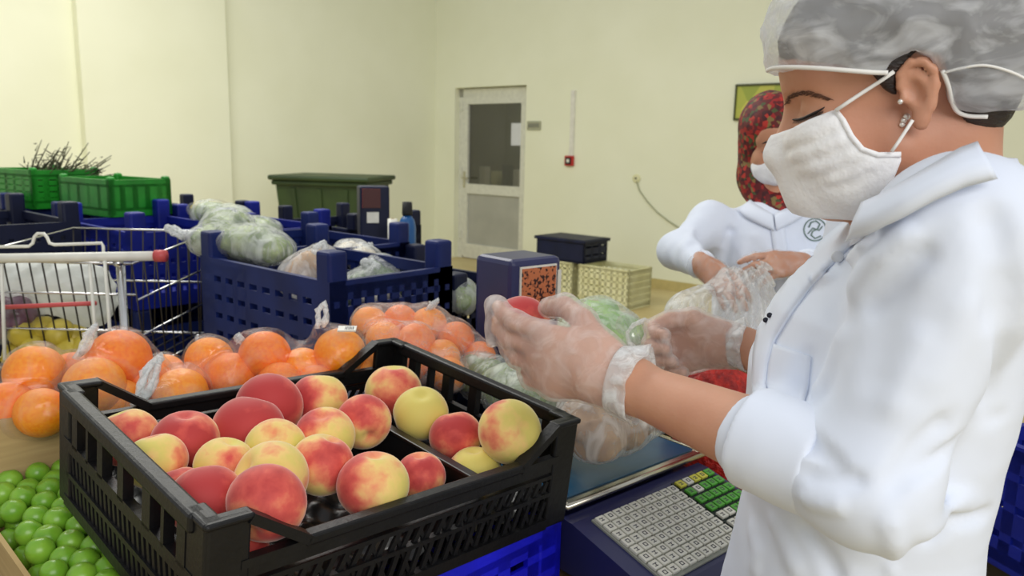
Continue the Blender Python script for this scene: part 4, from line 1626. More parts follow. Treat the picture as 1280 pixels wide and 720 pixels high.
# bouffant cap
capo = [ell(L1(-.004, 0, .074), np.array((.113, .098, .086)) * HSC, FR1[1], .02), ell(L1(-.092, 0, .022), np.array((.085, .090, .074)) * HSC, FR1[1], .06), ell(L1(.058, 0, .075), np.array((.050, .084, .052)) * HSC, FR1[1], .03),
        poly_op(FR1, HSC, [hl(u, v) for u, v in ((940, 82), (965, 79), (1010, 82), (1060, 87), (1108, 90), (1116, 74), (1138, 62), (1162, 70), (1176, 92), (1184, 112), (1194, 136), (1225, 146), (1262, 140), (1400, 110), (1400, -260), (900, -260))], .004),
        noise_disp(.0075, 62, 4, ridged=True), noise_disp(.002, 170, 9, ridged=True)]
sdf_obj('hair_cap', capo, .0034, M_CAP, w1)
bd = []
for sg in (1,):
    for u, v in catmull(((952, 80), (962, 79), (985, 80), (1020, 83), (1060, 87), (1090, 90), (1110, 91)), 30):
        bd.append(skin_pt(L1, *hl(u, v), off=.0015, ops=capo[:3]))
MB().tube(bd, .0022, n=8).build('cap_band', M_STRAP, w1, world_space=True, smooth=True)
bd = [skin_pt(L1, *hl(u, v), off=.001, ops=capo[:3]) for u, v in catmull(((1174, 90), (1183, 108), (1190, 126), (1199, 139), (1214, 145), (1236, 146)), 24)]
MB().tube(bd, .0020, n=8).build('cap_band', M_STRAP, w1, world_space=True, smooth=True)
bd = [skin_pt(L1, *hl(u, v), off=.0015, ops=capo[:3]) for u, v in catmull(((1176, 92), (1197, 87), (1220, 85), (1244, 91), (1266, 101), (1290, 116)), 30)]
MB().tube(bd, .0012, n=8).build('cap_seam', M_STRAP, w1, world_space=True, smooth=True)

# face mask
mk = [ell(L1(.050, 0, -.034), np.array((.054, .066, .062)) * HSC, FR1[1], .02), cone(L1(.098, 0, -.005), L1(.110, 0, -.028), .010 * HSC, .014 * HSC, .02), cone(L1(.110, 0, -.03), L1(.097, 0, -.068), .012 * HSC, .022 * HSC, .03),
      ell(L1(.074, 0, -.068), np.array((.038, .044, .031)) * HSC, FR1[1], .03), ell(L1(.040, .045, -.052), np.array((.03, .024, .036)) * HSC, FR1[1], .03), ell(L1(.040, -.045, -.052), np.array((.03, .024, .036)) * HSC, FR1[1], .03)]
mpoly = [hl(u, v) for u, v in ((930, 176), (960, 172), (985, 163), (1012, 150), (1046, 136), (1056, 150), (1066, 170), (1080, 187), (1100, 195), (1129, 193), (1131, 202), (1122, 224), (1108, 252), (1080, 290), (985, 290), (920, 262))]
sk = lambda u, v: march(mk + h_ops[:12], L1(*(lambda q: (q[0], .16, q[1]))(hl(u, v))), -FR1[1][:, 1], .3, 0)
folds = []
for pts, am in ((((1050, 150), (1015, 172), (975, 186)), .0035), (((1062, 172), (1030, 190), (985, 205)), .0035), (((1078, 190), (1045, 210), (1000, 224)), .003), (((1100, 200), (1070, 222), (1030, 236)), .003)):
    folds.append(ridge([sk(u, v) for u, v in pts], am, .006))
    folds.append(ridge([sk(u, v + 9) for u, v in pts], -am, .006))
infl = [Op((lambda f: (lambda p: f(p) - .0035))(o_.fn), o_.c, o_.rad + .004, o_.k, o_.mode) for o_ in h_ops[:12] if o_.mode == 'u']
mko = mk + infl + [poly_op(FR1, HSC, mpoly, .002)] + folds + [noise_disp(.001, 120, 6)]
sdf_obj('face_mask', mko, .0028, M_MASK, w1)
edge = [march(mk + h_ops[:12], L1(*(lambda q: (q[0], .16, q[1]))(hl(u, v))), -FR1[1][:, 1], .3, .001) for u, v in ((1046, 138), (1056, 151), (1066, 171), (1080, 188), (1100, 195), (1128, 194))]
MB().tube(edge, .0028, n=7).build('mask_edge', M_MASK, w1, world_space=True, smooth=True)
both = h_ops + mk + infl
def strap(px): return [march(both, L1(*(lambda q: (q[0], .16, q[1]))(hl(u, v))), -FR1[1][:, 1], .3, .0022) for u, v in px]
MB().tube(strap(((1046, 138), (1062, 127), (1080, 115), (1100, 102), (1117, 90))), .0019, n=7).build('mask_strap', M_STRAP, w1, world_space=True, smooth=True)
MB().tube(strap(((1116, 190), (1124, 178), (1132, 165), (1141, 150))), .0016, n=7).build('mask_strap', M_STRAP, w1, world_space=True, smooth=True)
for i, (u, v, r) in enumerate(((1137, 146, .0036), (1133, 151, .003), (1126, 127, .0026), (1131, 156, .0028))):
    c_ = march(h_ops, L1(*(lambda q: (q[0], .16, q[1]))(hl(u, v))), -FR1[1][:, 1], .3, .001)
    MB().lathe([(0, -r), (r * .7, -r * .7), (r, 0), (r * .7, r * .7), (0, r)], 12, c_).build('earring', M_PEARL, w1, world_space=True, smooth=True)

# white coat
CUF0, CUF1 = ELN + (WRN - ELN) * .13, ELN + (WRN - ELN) * .40
tors = loft((MID[0], MID[1], 0), fb, lb1,
            [(1.42, -.025, .040, .055), (1.385, -.025, .056, .090), (1.35, -.020, .072, .140), (1.30, -.006, .094, .170), (1.24, .016, .122, .180), (1.17, .030, .134, .182),
             (1.10, .034, .130, .176), (1.02, .034, .124, .168), (.94, .038, .130, .174), (.85, .04, .142, .185), (.5, .02, .16, .205)], .5, MID[2] + .065, .03)
coat = [tors, ell(SHN + (0, 0, -.012), (.070, .070, .070), None, .05), cone(SHN, ELN, .064, .046, .035), ell(ELN, (.045,) * 3, None, .03), cone(ELN, CUF1 + (CUF0 - CUF1) * .15, .045, .043, .03),
        ell(SHF + (0, 0, -.012), (.072,) * 3, None, .05), cone(SHF, ELF, .066, .058, .035), cone(ELF, ELF + (WRF - ELF) * .3, .056, .050, .03),
        ell(np.array((NB[0], NB[1], NB[2] + .03)) + fb * .012, (.068, .068, .075), None, .012, 's')]


def cpt(u, v, d0=.5, ops=None):
    o_ = P(u, v, d0)
    return march(ops or coat, o_, P(u, v, 1) - CAM, .8, 0)


fl_ = []
for pts, am, sg in (
        (((1150, 283), (1105, 320), (1062, 372)), .010, .014), (((1165, 300), (1120, 345), (1075, 395)), -.006, .014),
        (((1080, 305), (1020, 350), (965, 400)), .004, .010),
        (((985, 520), (1005, 545), (1040, 580), (1045, 590)), -.010, .008), (((1000, 590), (1040, 595), (1085, 602)), -.007, .007), (((1000, 620), (1030, 628), (1060, 630)), .006, .010),
        (((1190, 520), (1150, 560), (1110, 620)), -.008, .010), (((1255, 520), (1190, 560), (1130, 600)), -.006, .008), (((1262, 600), (1200, 625), (1150, 670)), .007, .012), (((1240, 640), (1190, 650), (1150, 680)), -.006, .009),
        (((965, 640), (985, 680), (1000, 720)), .006, .010), (((940, 650), (950, 690), (945, 720)), .006, .010), (((1000, 650), (1030, 690), (1050, 730)), -.005, .009), (((1110, 640), (1118, 680), (1115, 720)), .005, .010),
        (((1235, 250), (1250, 330), (1240, 420)), -.006, .014), (((1215, 360), (1190, 430), (1150, 500)), .002, .02), (((1130, 330), (1100, 420), (1085, 500)), -.002, .018), (((1160, 400), (1130, 470), (1110, 530)), .002, .014),
        (((1010, 430), (1000, 480), (985, 520)), -.004, .014), (((1060, 400), (1040, 460), (1010, 500)), .004, .014), (((1265, 330), (1260, 420), (1235, 510)), -.006, .012)):
    fl_.append(ridge([cpt(u, v) for u, v in pts], am * 2.1, sg * .8))
coat_all = coat + fl_ + [noise_disp(.0018, 22, 12), noise_disp(.0016, 48, 13, ridged=True)]
sdf_obj('coat', coat_all, .0045, M_COAT, w1, margin=.07)
# rolled cuff
ax_ = unit(CUF1 - CUF0)
cf = [cone(CUF0, CUF1, .0500, .0500, .003), Op(lambda p: -((p - CUF0) @ ax_) , (0, 0, 0), 1e3, .006, 'i'), Op(lambda p: ((p - CUF1) @ ax_), (0, 0, 0), 1e3, .006, 'i'),
      cone(CUF0 + ax_ * .012, CUF1 + ax_ * .06, .041, .0455, .004, 's'), noise_disp(.0016, 60, 3, ridged=True)]
sdf_obj('rolled_cuff', cf, .003, M_COAT, w1)
axf = unit(WRF - ELF)
q0_, q1_ = ELF + axf * .01, ELF + (WRF - ELF) * .42
sdf_obj('rolled_cuff', [cone(q0_, q1_, .055, .052, .003), Op(lambda p: ((p - q1_) @ axf), (0, 0, 0), 1e3, .005, 'i'), cone(q0_ + axf * .02, q1_ + axf * .05, .043, .046, .004, 's')], .004, M_COAT, w1)
# collar: band around the neck folding onto the shoulders
col_pts = []


def ring_strip(name, prof, material, parent, th=.004):
    """thick strip through rows of points"""
    rows = [np.array(r) for r in prof]
    n = len(rows[0])
    A = np.array(rows)                       # (rows, n, 3)
    du = np.gradient(A, axis=1)
    dv = np.gradient(A, axis=0)
    N = np.cross(du, dv)
    N /= np.maximum(np.linalg.norm(N, axis=2, keepdims=True), 1e-9)
    vs = np.concatenate([(A + N * th / 2).reshape(-1, 3), (A - N * th / 2).reshape(-1, 3)])
    m, k = A.shape[0], A.shape[1]
    fs = []
    off = m * k
    for i in range(m - 1):
        for j in range(k - 1):
            a = i * k + j
            fs.append((a, a + 1, a + k + 1, a + k))
            fs.append((off + a, off + a + k, off + a + k + 1, off + a + 1))
    for i in range(m - 1):
        for j in (0, k - 1):
            a = i * k + j
            q = (a, a + k, off + a + k, off + a)
            fs.append(q if j == 0 else q[::-1])
    for j in range(k - 1):
        for i in (0, m - 1):
            a = i * k + j
            q = (a, off + a, off + a + 1, a + 1)
            fs.append(q if i == 0 else q[::-1])
    return MB().add(vs, fs).build(name, material, parent, world_space=True, smooth=True)


def surf(rowpx, off, ops=coat_all):
    px = np.array(rowpx, float)
    out = None
    for k in range(25):          # slide inwards until the cloth is met
        q = march_many(ops, [P(u, v, .45) for u, v in px], [P(u, v, 1) - CAM for u, v in px], .75, off)
        miss = ev(ops, q) > off + .004
        if not miss.any(): break
        px[miss, 0] += 3
    return list(q)


top = lerp_rows([(1079, 255), (1100, 246), (1135, 226), (1170, 206), (1200, 188), (1222, 180)], 30)
bot = lerp_rows([(1058, 300), (1085, 292), (1125, 272), (1165, 250), (1205, 232), (1245, 222)], 30)
rows = []
for k in range(6):
    t_ = k / 5
    rows.append(surf(top * (1 - t_) + bot * t_, .004 + .012 * math.sin(t_ * math.pi * .9) + .003))
ring_strip('collar', rows, M_COAT, w1, .005)
# front placket / lapel edge and pocket
a_ = lerp_rows([(1074, 262), (1040, 290), (1000, 328), (966, 372), (950, 400), (943, 440), (941, 480), (941, 500)], 40)
b_ = lerp_rows([(1090, 285), (1058, 312), (1020, 350), (988, 392), (968, 425), (960, 455), (957, 485), (957, 503)], 40)
ring_strip('front_placket', [surf(a_ * (1 - t_) + b_ * t_, .0015 + .0025 * math.sin(t_ * 3.14)) for t_ in np.linspace(0, 1, 5)], M_COAT, w1, .004)
a_ = lerp_rows([(963, 428), (958, 470), (956, 515)], 16)
b_ = lerp_rows([(1014, 446), (1010, 485), (1000, 520)], 16)
ring_strip('chest_pocket', [surf(a_ * (1 - t_) + b_ * t_, .0012) for t_ in np.linspace(0, 1, 10)], M_COAT, w1, .002)
for (u, v, mt, r) in ((1047, 321, M_BTNW, .006), (962, 394, M_BTN, .003), (957, 400, M_BTN, .003)):
    c_ = march(coat_all, P(u, v, .45), P(u, v, 1) - CAM, .9, .0065)
    n_ = unit(CAM - c_)
    x_ = unit(np.cross(n_, (0, 0, 1)))
    MB().lathe([(0, .0025), (r * .8, .0025), (r, .001), (r, -.002), (0, -.002)], 16, c_, np.array([x_, np.cross(n_, x_), n_]).T).build('button', mt, w1, world_space=True, smooth=True)

# gloves
gl_ = []
for o_ in lh: gl_.append(o_)


def glove(parts, w, a, cuff_len, rw, seed, extra=()):
    ops = []
    for o_ in parts:
        f0 = o_.fn
        ops.append(Op((lambda f: (lambda p: f(p) - .0028))(f0), o_.c, o_.rad + .003, max(o_.k, .011), 'u'))
    ops.append(cone(w + a * .01, w - a * cuff_len, rw, rw + .007, .012))
    ops += list(extra)
    ops.append(Op(lambda p: -((p - (w - a * cuff_len)) @ a), (0, 0, 0), 1e3, .002, 'i'))
    ops.append(noise_disp(.0018, 110, seed, ridged=True))
    return ops


tipI = tipsL[0]
gx = [cone(tipsL[0], tipsL[0] + camdir(-.006, .004, 0), .009, .008, .012), cone(tipsL[0] + camdir(-.006, .0, 0), tipsL[0] + camdir(-.010, -.045, .0), .009, .006, .012)]
sdf_obj('glove', glove(lh, WRN, aL, .030, .0300, 3, gx), .0024, M_GLOVE, w1)


def cuff_ring(w, a, r, parent, seed, r2=.0045):
    x = unit(np.cross(a, (0, 0, 1)))
    y = np.cross(a, x)
    rs = random.Random(seed)
    pts = []
    for i in range(33):
        t = i / 32 * 2 * math.pi
        rr = r * (1 + .05 * math.sin(3 * t + seed) + .03 * math.sin(7 * t))
        pts.append(w + (x * math.cos(t) + y * math.sin(t)) * rr + a * (.006 * math.sin(2 * t + seed)))
    MB().tube(pts, r2, n=8).build('glove_cuff', M_GLOVEC, parent, world_space=True, smooth=True)




def flared_cuff(w, a, l0, l1, r0, r1, seed):
    x = unit(np.cross(a, (0, 0, 1)))
    y = np.cross(a, x)
    rows = []
    for i in range(9):
        s_ = i / 8
        row = []
        for k in range(65):
            t = k / 64 * 2 * math.pi
            ruf = math.sin(5 * t + seed) * .5 + math.sin(9 * t + 2 * seed) * .35 + math.sin(14 * t + seed * 3) * .2
            r = r0 + (r1 - r0) * s_ ** 1.4 + ruf * .006 * s_
            row.append(w - a * (l0 + (l1 - l0) * s_ + .004 * s_ * math.sin(3 * t + seed)) + (x * math.cos(t) + y * math.sin(t)) * r)
        rows.append(row)
    return rows


ring_strip('glove_cuff', flared_cuff(WRN, aL, .004, .034, .0390, .0450, 1.0), M_GLOVEC, w1, .0012)
sdf_obj('glove', glove(rh_, WRF, aR, .018, .0285, 5), .0028, M_GLOVE, w1)
ring_strip('glove_cuff', flared_cuff(WRF, aR, .0, .024, .0330, .0395, 2.0), M_GLOVEC, w1, .0012)
tag(peach_at(PEACH_C, .0375, camdir(.2, -.2, .8), camdir(-.1, .1, 1), .36, 1), 'orange red peach held in the near gloved hand', 'peach')

# bag that the right hand pinches
bgc = P(800, 470, 1.30)
hb2 = tag(empty('held_bag', (bgc[0], bgc[1], .9)), 'limp clear bag pinched in the far gloved hand', 'bag')
sdf_obj('bag_film', [cone(P(800, 432, 1.19), P(805, 470, 1.26), .012, .045, .03), cone(P(805, 470, 1.26), P(790, 500, 1.30), .045, .055, .03), cone(P(798, 425, 1.19), P(785, 405, 1.22), .008, .02, .02),
                     noise_disp(.008, 80, 21, ridged=True)], .005, M_BAG, hb2)
MB().tube([P(795, 436, 1.17), P(786, 428, 1.17), P(784, 416, 1.17), P(792, 406, 1.17), P(806, 400, 1.17), P(816, 404, 1.17)], [.004, .004, .003, .0035, .004, .003], n=7).build('bag_edge', M_BAGW, hb2, world_space=True, smooth=True)

# ---- woman further back
D2 = 2.30
f2 = unit(camdir(-.02, -.45, .85))
FR2 = rowframe(P(962, 180, D2), f2, unit((-.05, .1, 1) - f2 * 0))
HS2 = 1.02
h2, L2 = head_ops(FR2, HS2, ears=False)
SR2, SL2 = P(888, 276, D2), P(1056, 280, D2 + .02)
M2 = (SR2 + SL2) / 2
fb2 = unit((-.12, -1, 0)); lb2 = np.array((-fb2[1], fb2[0], 0))
N2 = np.array((M2[0], M2[1], M2[2] + .05))
ER2, WR2 = P(848, 312, D2 - .10), P(880, 333, D2 - .26)
EL2, WL2 = P(1062, 345, D2 - .10), P(1000, 330, D2 - .26)
w2 = tag(empty('person', (M2[0], M2[1], 0)), 'woman in floral headscarf, mask and white coat packing a bag', 'person')
a2 = unit(P(902, 352, D2 - .30) - WR2)
b2 = camdir(-.3, .5, .8); b2 = unit(b2 - a2 * (b2 @ a2)); t2 = np.cross(a2, b2)
if t2 @ RT < 0: t2 = -t2
hr, _, _ = hand_ops(WR2, a2, b2, t2, [(30, 30, 15), (32, 30, 15), (34, 32, 15), (36, 32, 15)], .95, thumb=[(.05, .04, -.03), (.08, .035, -.045), (.10, .02, -.05)])
a3 = unit(P(938, 330, D2 - .30) - WL2)
b3 = camdir(.1, .5, .8); b3 = unit(b3 - a3 * (b3 @ a3)); t3 = np.cross(a3, b3)
if t3 @ UP > 0: t3 = -t3
hl2, _, _ = hand_ops(WL2, a3, b3, -t3, [(15, 25, 15), (25, 35, 15), (30, 40, 20), (34, 40, 20)], .95, thumb=[(.05, .04, -.03), (.08, .035, -.045), (.10, .02, -.05)])
bd2 = list(h2) + [cone(L2(-.02, 0, -.05), N2, .05, .055, .03),
                  loft((M2[0], M2[1], 0), fb2, lb2, [(M2[2] + .03, 0, .035, .05), (M2[2] - .03, 0, .06, .10), (M2[2] - .12, 0, .085, .13), (1.0, 0, .085, .125), (.8, 0, .10, .15)], .8, M2[2] + .03, .04),
                  cone(SR2, ER2, .042, .036, .03), cone(ER2, WR2, .036, .026, .02), cone(SL2, EL2, .042, .036, .03), cone(EL2, WL2, .036, .026, .02)] + hr + hl2
for sg in (-1, 1):
    hp = np.array((M2[0], M2[1], .86)) + lb2 * .08 * sg
    bd2 += [cone(hp, hp * (1, 1, 0) + (0, 0, .46), .078, .052, .03), cone(hp * (1, 1, 0) + (0, 0, .46), hp * (1, 1, 0) + (0, 0, .08), .052, .034, .02),
            cone(hp * (1, 1, 0) + (0, 0, .04), hp * (1, 1, 0) + fb2 * .13 + (0, 0, .03), .034, .028, .02)]
sdf_obj('body', bd2, .0045, M_SKIN2, w2)
coat2 = [loft((M2[0], M2[1], 0), fb2, lb2, [(M2[2] + .07, 0, .045, .06), (M2[2] + .03, 0, .085, .14), (M2[2] - .03, .01, .105, .185), (M2[2] - .12, .02, .118, .19), (M2[2] - .3, .02, .11, .17), (.85, .02, .13, .19), (.5, .02, .15, .21)], .5, M2[2] + .06, .03),
         ell(SR2 - (0, 0, .008), (.054,) * 3, None, .06), cone(SR2, ER2, .052, .050, .04), cone(ER2, ER2 + (WR2 - ER2) * .85, .052, .042, .03),
         ell(SL2 - (0, 0, .008), (.054,) * 3, None, .06), cone(SL2, EL2, .052, .050, .04), cone(EL2, EL2 + (WL2 - EL2) * .85, .058, .044, .03),
         ell(N2 + fb2 * .03 + (0, 0, .035), (.045, .05, .06), None, .012, 's')]
c2a = coat2 + [ridge([march(coat2, P(u, v, 1.7), P(u, v, 1) - CAM, 1.2) for u, v in pts], am, .014) for pts, am in (
    (((905, 240), (912, 290), (905, 330)), -.012), (((860, 300), (875, 315), (895, 315)), -.008), (((870, 280), (862, 300), (850, 315)), .008), (((940, 260), (960, 310), (970, 340)), .006), (((980, 260), (1000, 300), (1005, 330)), -.006), (((930, 300), (925, 340), (935, 370)), .008))] + [noise_disp(.004, 30, 5), noise_disp(.003, 60, 6, ridged=True)]
sdf_obj('coat', c2a, .007, M_COAT, w2, margin=.07)
# collar flaps, placket line
def surf2(px, off): return list(march_many(c2a, [P(u, v, 1.7) for u, v in px], [P(u, v, 1) - CAM for u, v in px], 1.2, off))
for tp_, bt_ in (([(938, 250), (945, 256), (955, 262), (966, 268)], [(922, 262), (932, 272), (948, 280), (968, 289)]), ([(998, 250), (990, 256), (980, 262), (968, 268)], [(1012, 262), (1002, 272), (988, 280), (970, 289)])):
    A_, B_ = lerp_rows(tp_, 14), lerp_rows(bt_, 14)
    ring_strip('collar', [surf2(A_ * (1 - t_) + B_ * t_, .006 + .008 * math.sin(t_ * 3)) for t_ in np.linspace(0, 1, 5)], M_COAT, w2, .005)
A_, B_ = lerp_rows([(962, 276), (968, 320), (970, 380)], 14), lerp_rows([(980, 276), (986, 320), (988, 380)], 14)
ring_strip('front_placket', [surf2(A_ * (1 - t_) + B_ * t_, .004) for t_ in np.linspace(0, 1, 4)], M_COAT, w2, .004)
M_EMB = mat('grey_green_print', srgb(128, 148, 138), srgb(96, 118, 112), rough=.8, scale=60)


def ringpx(cu, cv, r, n=20): return [(cu + r * math.cos(i * 2 * math.pi / n), cv + r * math.sin(i * 2 * math.pi / n)) for i in range(n + 1)]


emb = MB()
emb.tube(surf2(ringpx(1019, 287, 14), .002), .0018, n=6)
emb.tube(surf2([(1011, 284), (1014, 278), (1020, 276), (1025, 280), (1022, 286), (1016, 289), (1014, 294), (1019, 298), (1026, 295)], .002), .0022, n=6)
emb.tube(surf2([(1010, 292), (1016, 285), (1024, 288), (1028, 283)], .002), .0018, n=6)
emb.build('coat_emblem', M_EMB, w2, world_space=True, smooth=True)
pp_ = MB().tube(surf2([(992, 264), (992, 277)], .003), .004, n=6)
pp_.build('badge_clip', M_EMB, w2, world_space=True)


def floral():
    m, nt, b, out = nodes('floral_headscarf')
    L = nt.links.new
    tcn = nt.nodes.new('ShaderNodeTexCoord')
    vo = nt.nodes.new('ShaderNodeTexVoronoi')
    vo.inputs['Scale'].default_value = 85
    L(tcn.outputs['Object'], vo.inputs['Vector'])
    sp = nt.nodes.new('ShaderNodeSeparateColor')
    L(vo.outputs['Color'], sp.inputs[0])
    r = nt.nodes.new('ShaderNodeValToRGB')
    r.color_ramp.interpolation = 'CONSTANT'
    els = r.color_ramp.elements
    els[0].position, els[0].color = 0, srgb(94, 14, 16)
    els[1].position, els[1].color = .38, srgb(150, 28, 24)
    for p_, c_ in ((.56, (64, 12, 16)), (.70, (70, 78, 40)), (.82, (178, 44, 32)), (.92, (126, 104, 56))):
        e_ = els.new(p_)
        e_.color = srgb(*c_)
    L(sp.outputs[0], r.inputs[0])
    L(r.outputs[0], b.inputs['Base Color'])
    b.inputs['Roughness'].default_value = .7
    return m


M_SCARF = floral()
RF2 = FR2[1]
sc2 = [ell(L2(-.01, 0, .05), np.array((.112, .088, .100)) * HS2, RF2, .02), ell(L2(-.02, 0, -.05), np.array((.085, .078, .09)) * HS2, RF2, .05),
       ell(L2(.02, 0, -.105), np.array((.07, .066, .05)) * HS2, RF2, .05), cone(L2(.0, 0, -.12), march(coat2, P(966, 235, 1.7), P(966, 235, 1) - CAM, 1.2), .070, .030, .04), cone(L2(.0, 0, -.09), N2 + fb2 * .012 - (0, 0, .02), .072, .066, .03),
       ell(L2(.125, 0, -.03), np.array((.078, .062, .080)) * HS2, RF2, .012, 's'), noise_disp(.003, 60, 8, ridged=True)]
sdf_obj('headscarf', sc2, .0048, M_SCARF, w2)
mk2 = [ell(L2(.060, 0, -.048), np.array((.058, .062, .056)) * HS2, RF2, .02), cone(L2(.110, 0, -.01), L2(.118, 0, -.03), .014, .020, .02), cone(L2(.118, 0, -.03), L2(.112, 0, -.06), .020, .024, .02),
       poly_op(FR2, HS2, [(.02, -.022), (.06, -.014), (.10, .004), (.16, .0), (.16, -.13), (.03, -.13), (.012, -.06)], .003), noise_disp(.002, 90, 4, ridged=True)]
sdf_obj('face_mask', mk2, .004, M_MASK, w2)
st2 = [L2(.055, s_ * .066, z_) for s_, z_ in ((-1, -.02),)]
for sg in (-1, 1):
    MB().tube([march(h2, L2(.2, y * sg, z), -RF2[:, 0], .3, .001) for y, z in ((.014, .034), (.026, .039), (.040, .037), (.048, .031))], [.002, .003, .0026, .001], n=6).build('eyebrow', M_EYE, w2, world_space=True, smooth=True)
    MB().tube([march(h2, L2(.2, y * sg, z), -RF2[:, 0], .3, .0008) for y, z in ((.019, .004), (.028, .001), (.038, .002), (.046, .006))], [.001, .0018, .0018, .0008], n=6).build('eyelash', M_EYE, w2, world_space=True, smooth=True)


def glove2(parts, w, a, seed):
    return glove(parts, w, a, .03, .029, seed)


M_GLOVE2 = film('thin_vinyl_glove', dens=.05, dens2=.25, scale=34, gloss=.08, rough=.3)
sdf_obj('glove', glove2(hr, WR2, a2, 2), .0042, M_GLOVE2, w2)
sdf_obj('glove', glove2(hl2, WL2, a3, 7), .0042, M_GLOVE2, w2)
# bag she is filling
bc = P(905, 380, D2 - .33)
bg = tag(empty('held_bag', (bc[0], bc[1], TZ2)), 'wrinkled clear bag gathered below the headscarf woman\'s hands', 'bag')
bops = [cone(P(915, 352, D2 - .33), P(900, 392, D2 - .36), .035, .085, .03), cone(P(955, 335, D2 - .33), P(935, 385, D2 - .36), .016, .07, .04), cone(P(900, 392, D2 - .36), P(860, 392, D2 - .38), .06, .05, .04), cone(P(930, 390, D2 - .36), P(935, 412, D2 - .36), .07, .09, .04)]
pc_ = P(930, 330, D2 - .33)
rt_ = unit(RT)
bops.append(fold_disp(lambda p: .009 * np.sin(np.arctan2((p - pc_) @ rt_, pc_[2] + .04 - p[:, 2]) * 22 + 3 * np.sin(p[:, 1] * 20))))
sdf_obj('bag_film', bops, .006, M_BAGS, bg)

# ------------------------------------------------------------------ stacks of blue crates behind
CH2 = 0.27
KIND = {}


def get_crate(kind):
    if kind not in KIND:
        mt = {'navy': M_NAVY, 'dark': M_NAVYD, 'blue': M_BLUE}[kind]
        KIND[kind] = [slot_crate('plastic_crate', 0.6, 0.4, CH2, mt, post=0.07, pw=0.055, slots=4, holes=10), False]
    o, used = KIND[kind]
    if used: return copy_tree(o)
    KIND[kind][1] = True
    return o


GX, GY = E1, E2
STACKS = [
    # x, y, rim height, kinds top..bottom, label stems
    (-0.519, 2.112, 1.085, ('navy', 'blue'), 'open navy crate holding bagged greens right behind the oranges', 'blue crate beneath the navy crate of bagged greens'),
    (-1.40, 2.98, 1.085, ('blue', 'navy'), 'blue crate behind the shopping cart handle end', 'navy crate beneath the blue crate behind the cart'),
    (-0.255, 2.450, 0.985, ('dark', 'dark'), 'low dark crate with bagged produce left of the display tower', 'dark crate beneath the low crate left of the tower'),
    (-0.73, 2.825, 1.06, ('navy', 'navy'), 'navy crate with slack white bags between greens and far scale', 'navy crate beneath the one with slack white bags'),
    (-1.875, 3.36, 1.085, ('navy', 'dark'), 'navy crate under the front green crate', 'dark crate beneath the stack with the front green crate'),
    (-1.90, 2.80, 1.11, ('dark', 'dark'), 'dark navy crate at the left photo edge above the cart', 'dark crate beneath the left edge crate'),
    (-1.13, 3.33, 1.06, ('blue', 'navy'), 'blue crate with upright posts in front of the pilaster edge', 'navy crate beneath the posts by the pilaster'),
    (-1.60, 3.72, 1.06, ('dark', 'blue'), 'dark crate behind the green crates near the wall', 'blue crate low behind the green crates'),
    (-0.80, 3.76, 1.03, ('dark', 'navy'), 'dark crate in front of the green wheeled bin', 'navy crate low in front of the wheeled bin'),
    (-2.36, 3.78, 1.085, ('navy', 'dark'), 'navy crate under the rear green crate of herbs', 'dark crate beneath the herb stack'),
]
for (x, y, rim_, kinds, l1, l2) in STACKS:
    z0 = rim_ - 2 * CH2 - 0.072
    for k, kd in enumerate(kinds):
        o = get_crate(kd)
        place(o, (x, y, z0 + (1 - k) * (CH2 + 0.072)), YAW)
        tag(o, (l1, l2)[k], 'crate', 'blue vegetable crates stacked in the hall')
    t = tag(empty('steel_stand', (x, y, 0), YAW), 'low steel stand under the %s' % l2.replace(' beneath', ' set beneath'), 'stand', 'stands under the crate stacks')
    t['label'] = 'steel stand below the ' + ' '.join(l2.split()[:11])
    MB().box((0, 0, z0 - 0.016), (0.58, 0.38, 0.03)).build('top', M_DWIRE, t)
    for sx_ in (-1, 1):
        for sy_ in (-1, 1):
            MB().box((sx_ * 0.26, sy_ * 0.16, (z0 - 0.03) / 2), (0.035, 0.035, z0 - 0.032)).build('leg', M_DWIRE, t)

# green crates on top
for (x, y, z, w, d, h, lb) in ((-1.72, 3.36, 1.088, 0.40, 0.27, 0.15, 'bright green slotted crate on top of the left stacks'),
                               (-2.20, 3.66, 1.088, 0.40, 0.30, 0.17, 'green crate holding dry herbs behind the bright green one')):
    g_ = slot_crate('green_crate', w, d, h, M_GREEN, post=0.012, pw=0.03, slots=4, holes=5)
    place(g_, (x, y, z), YAW + 0.12)
    tag(g_, lb, 'crate')
# herbs: each stalk a part
hb = tag(empty('herb_bundle', (-2.20, 3.66, 1.12), 0), 'bundle of dry dark herbs sticking out of the rear green crate', 'herbs')
rh = random.Random(11)
for i in range(70):
    a = np.array((-2.20 + rh.uniform(-.14, .1), 3.66 + rh.uniform(-.08, .08), 1.14))
    dr = unit((rh.uniform(0.1, 1.3), rh.uniform(-.4, .2), rh.uniform(.25, .8)))
    L_ = rh.uniform(.14, .30)
    m_ = MB().tube([a, a + dr * L_ * .5 + (0, 0, .01), a + dr * L_ + (.02, 0, rh.uniform(-.02, .03))], [.005, .004, .0015], n=5)
    for k in range(5):
        b = a + dr * L_ * (.35 + .13 * k)
        m_.tube([b, b + unit((rh.uniform(-1, 1), rh.uniform(-1, 1), rh.uniform(-.3, 1))) * .035], [.003, .001], n=4)
    m_.build('stalk', M_HERB, hb, world_space=True, smooth=True)


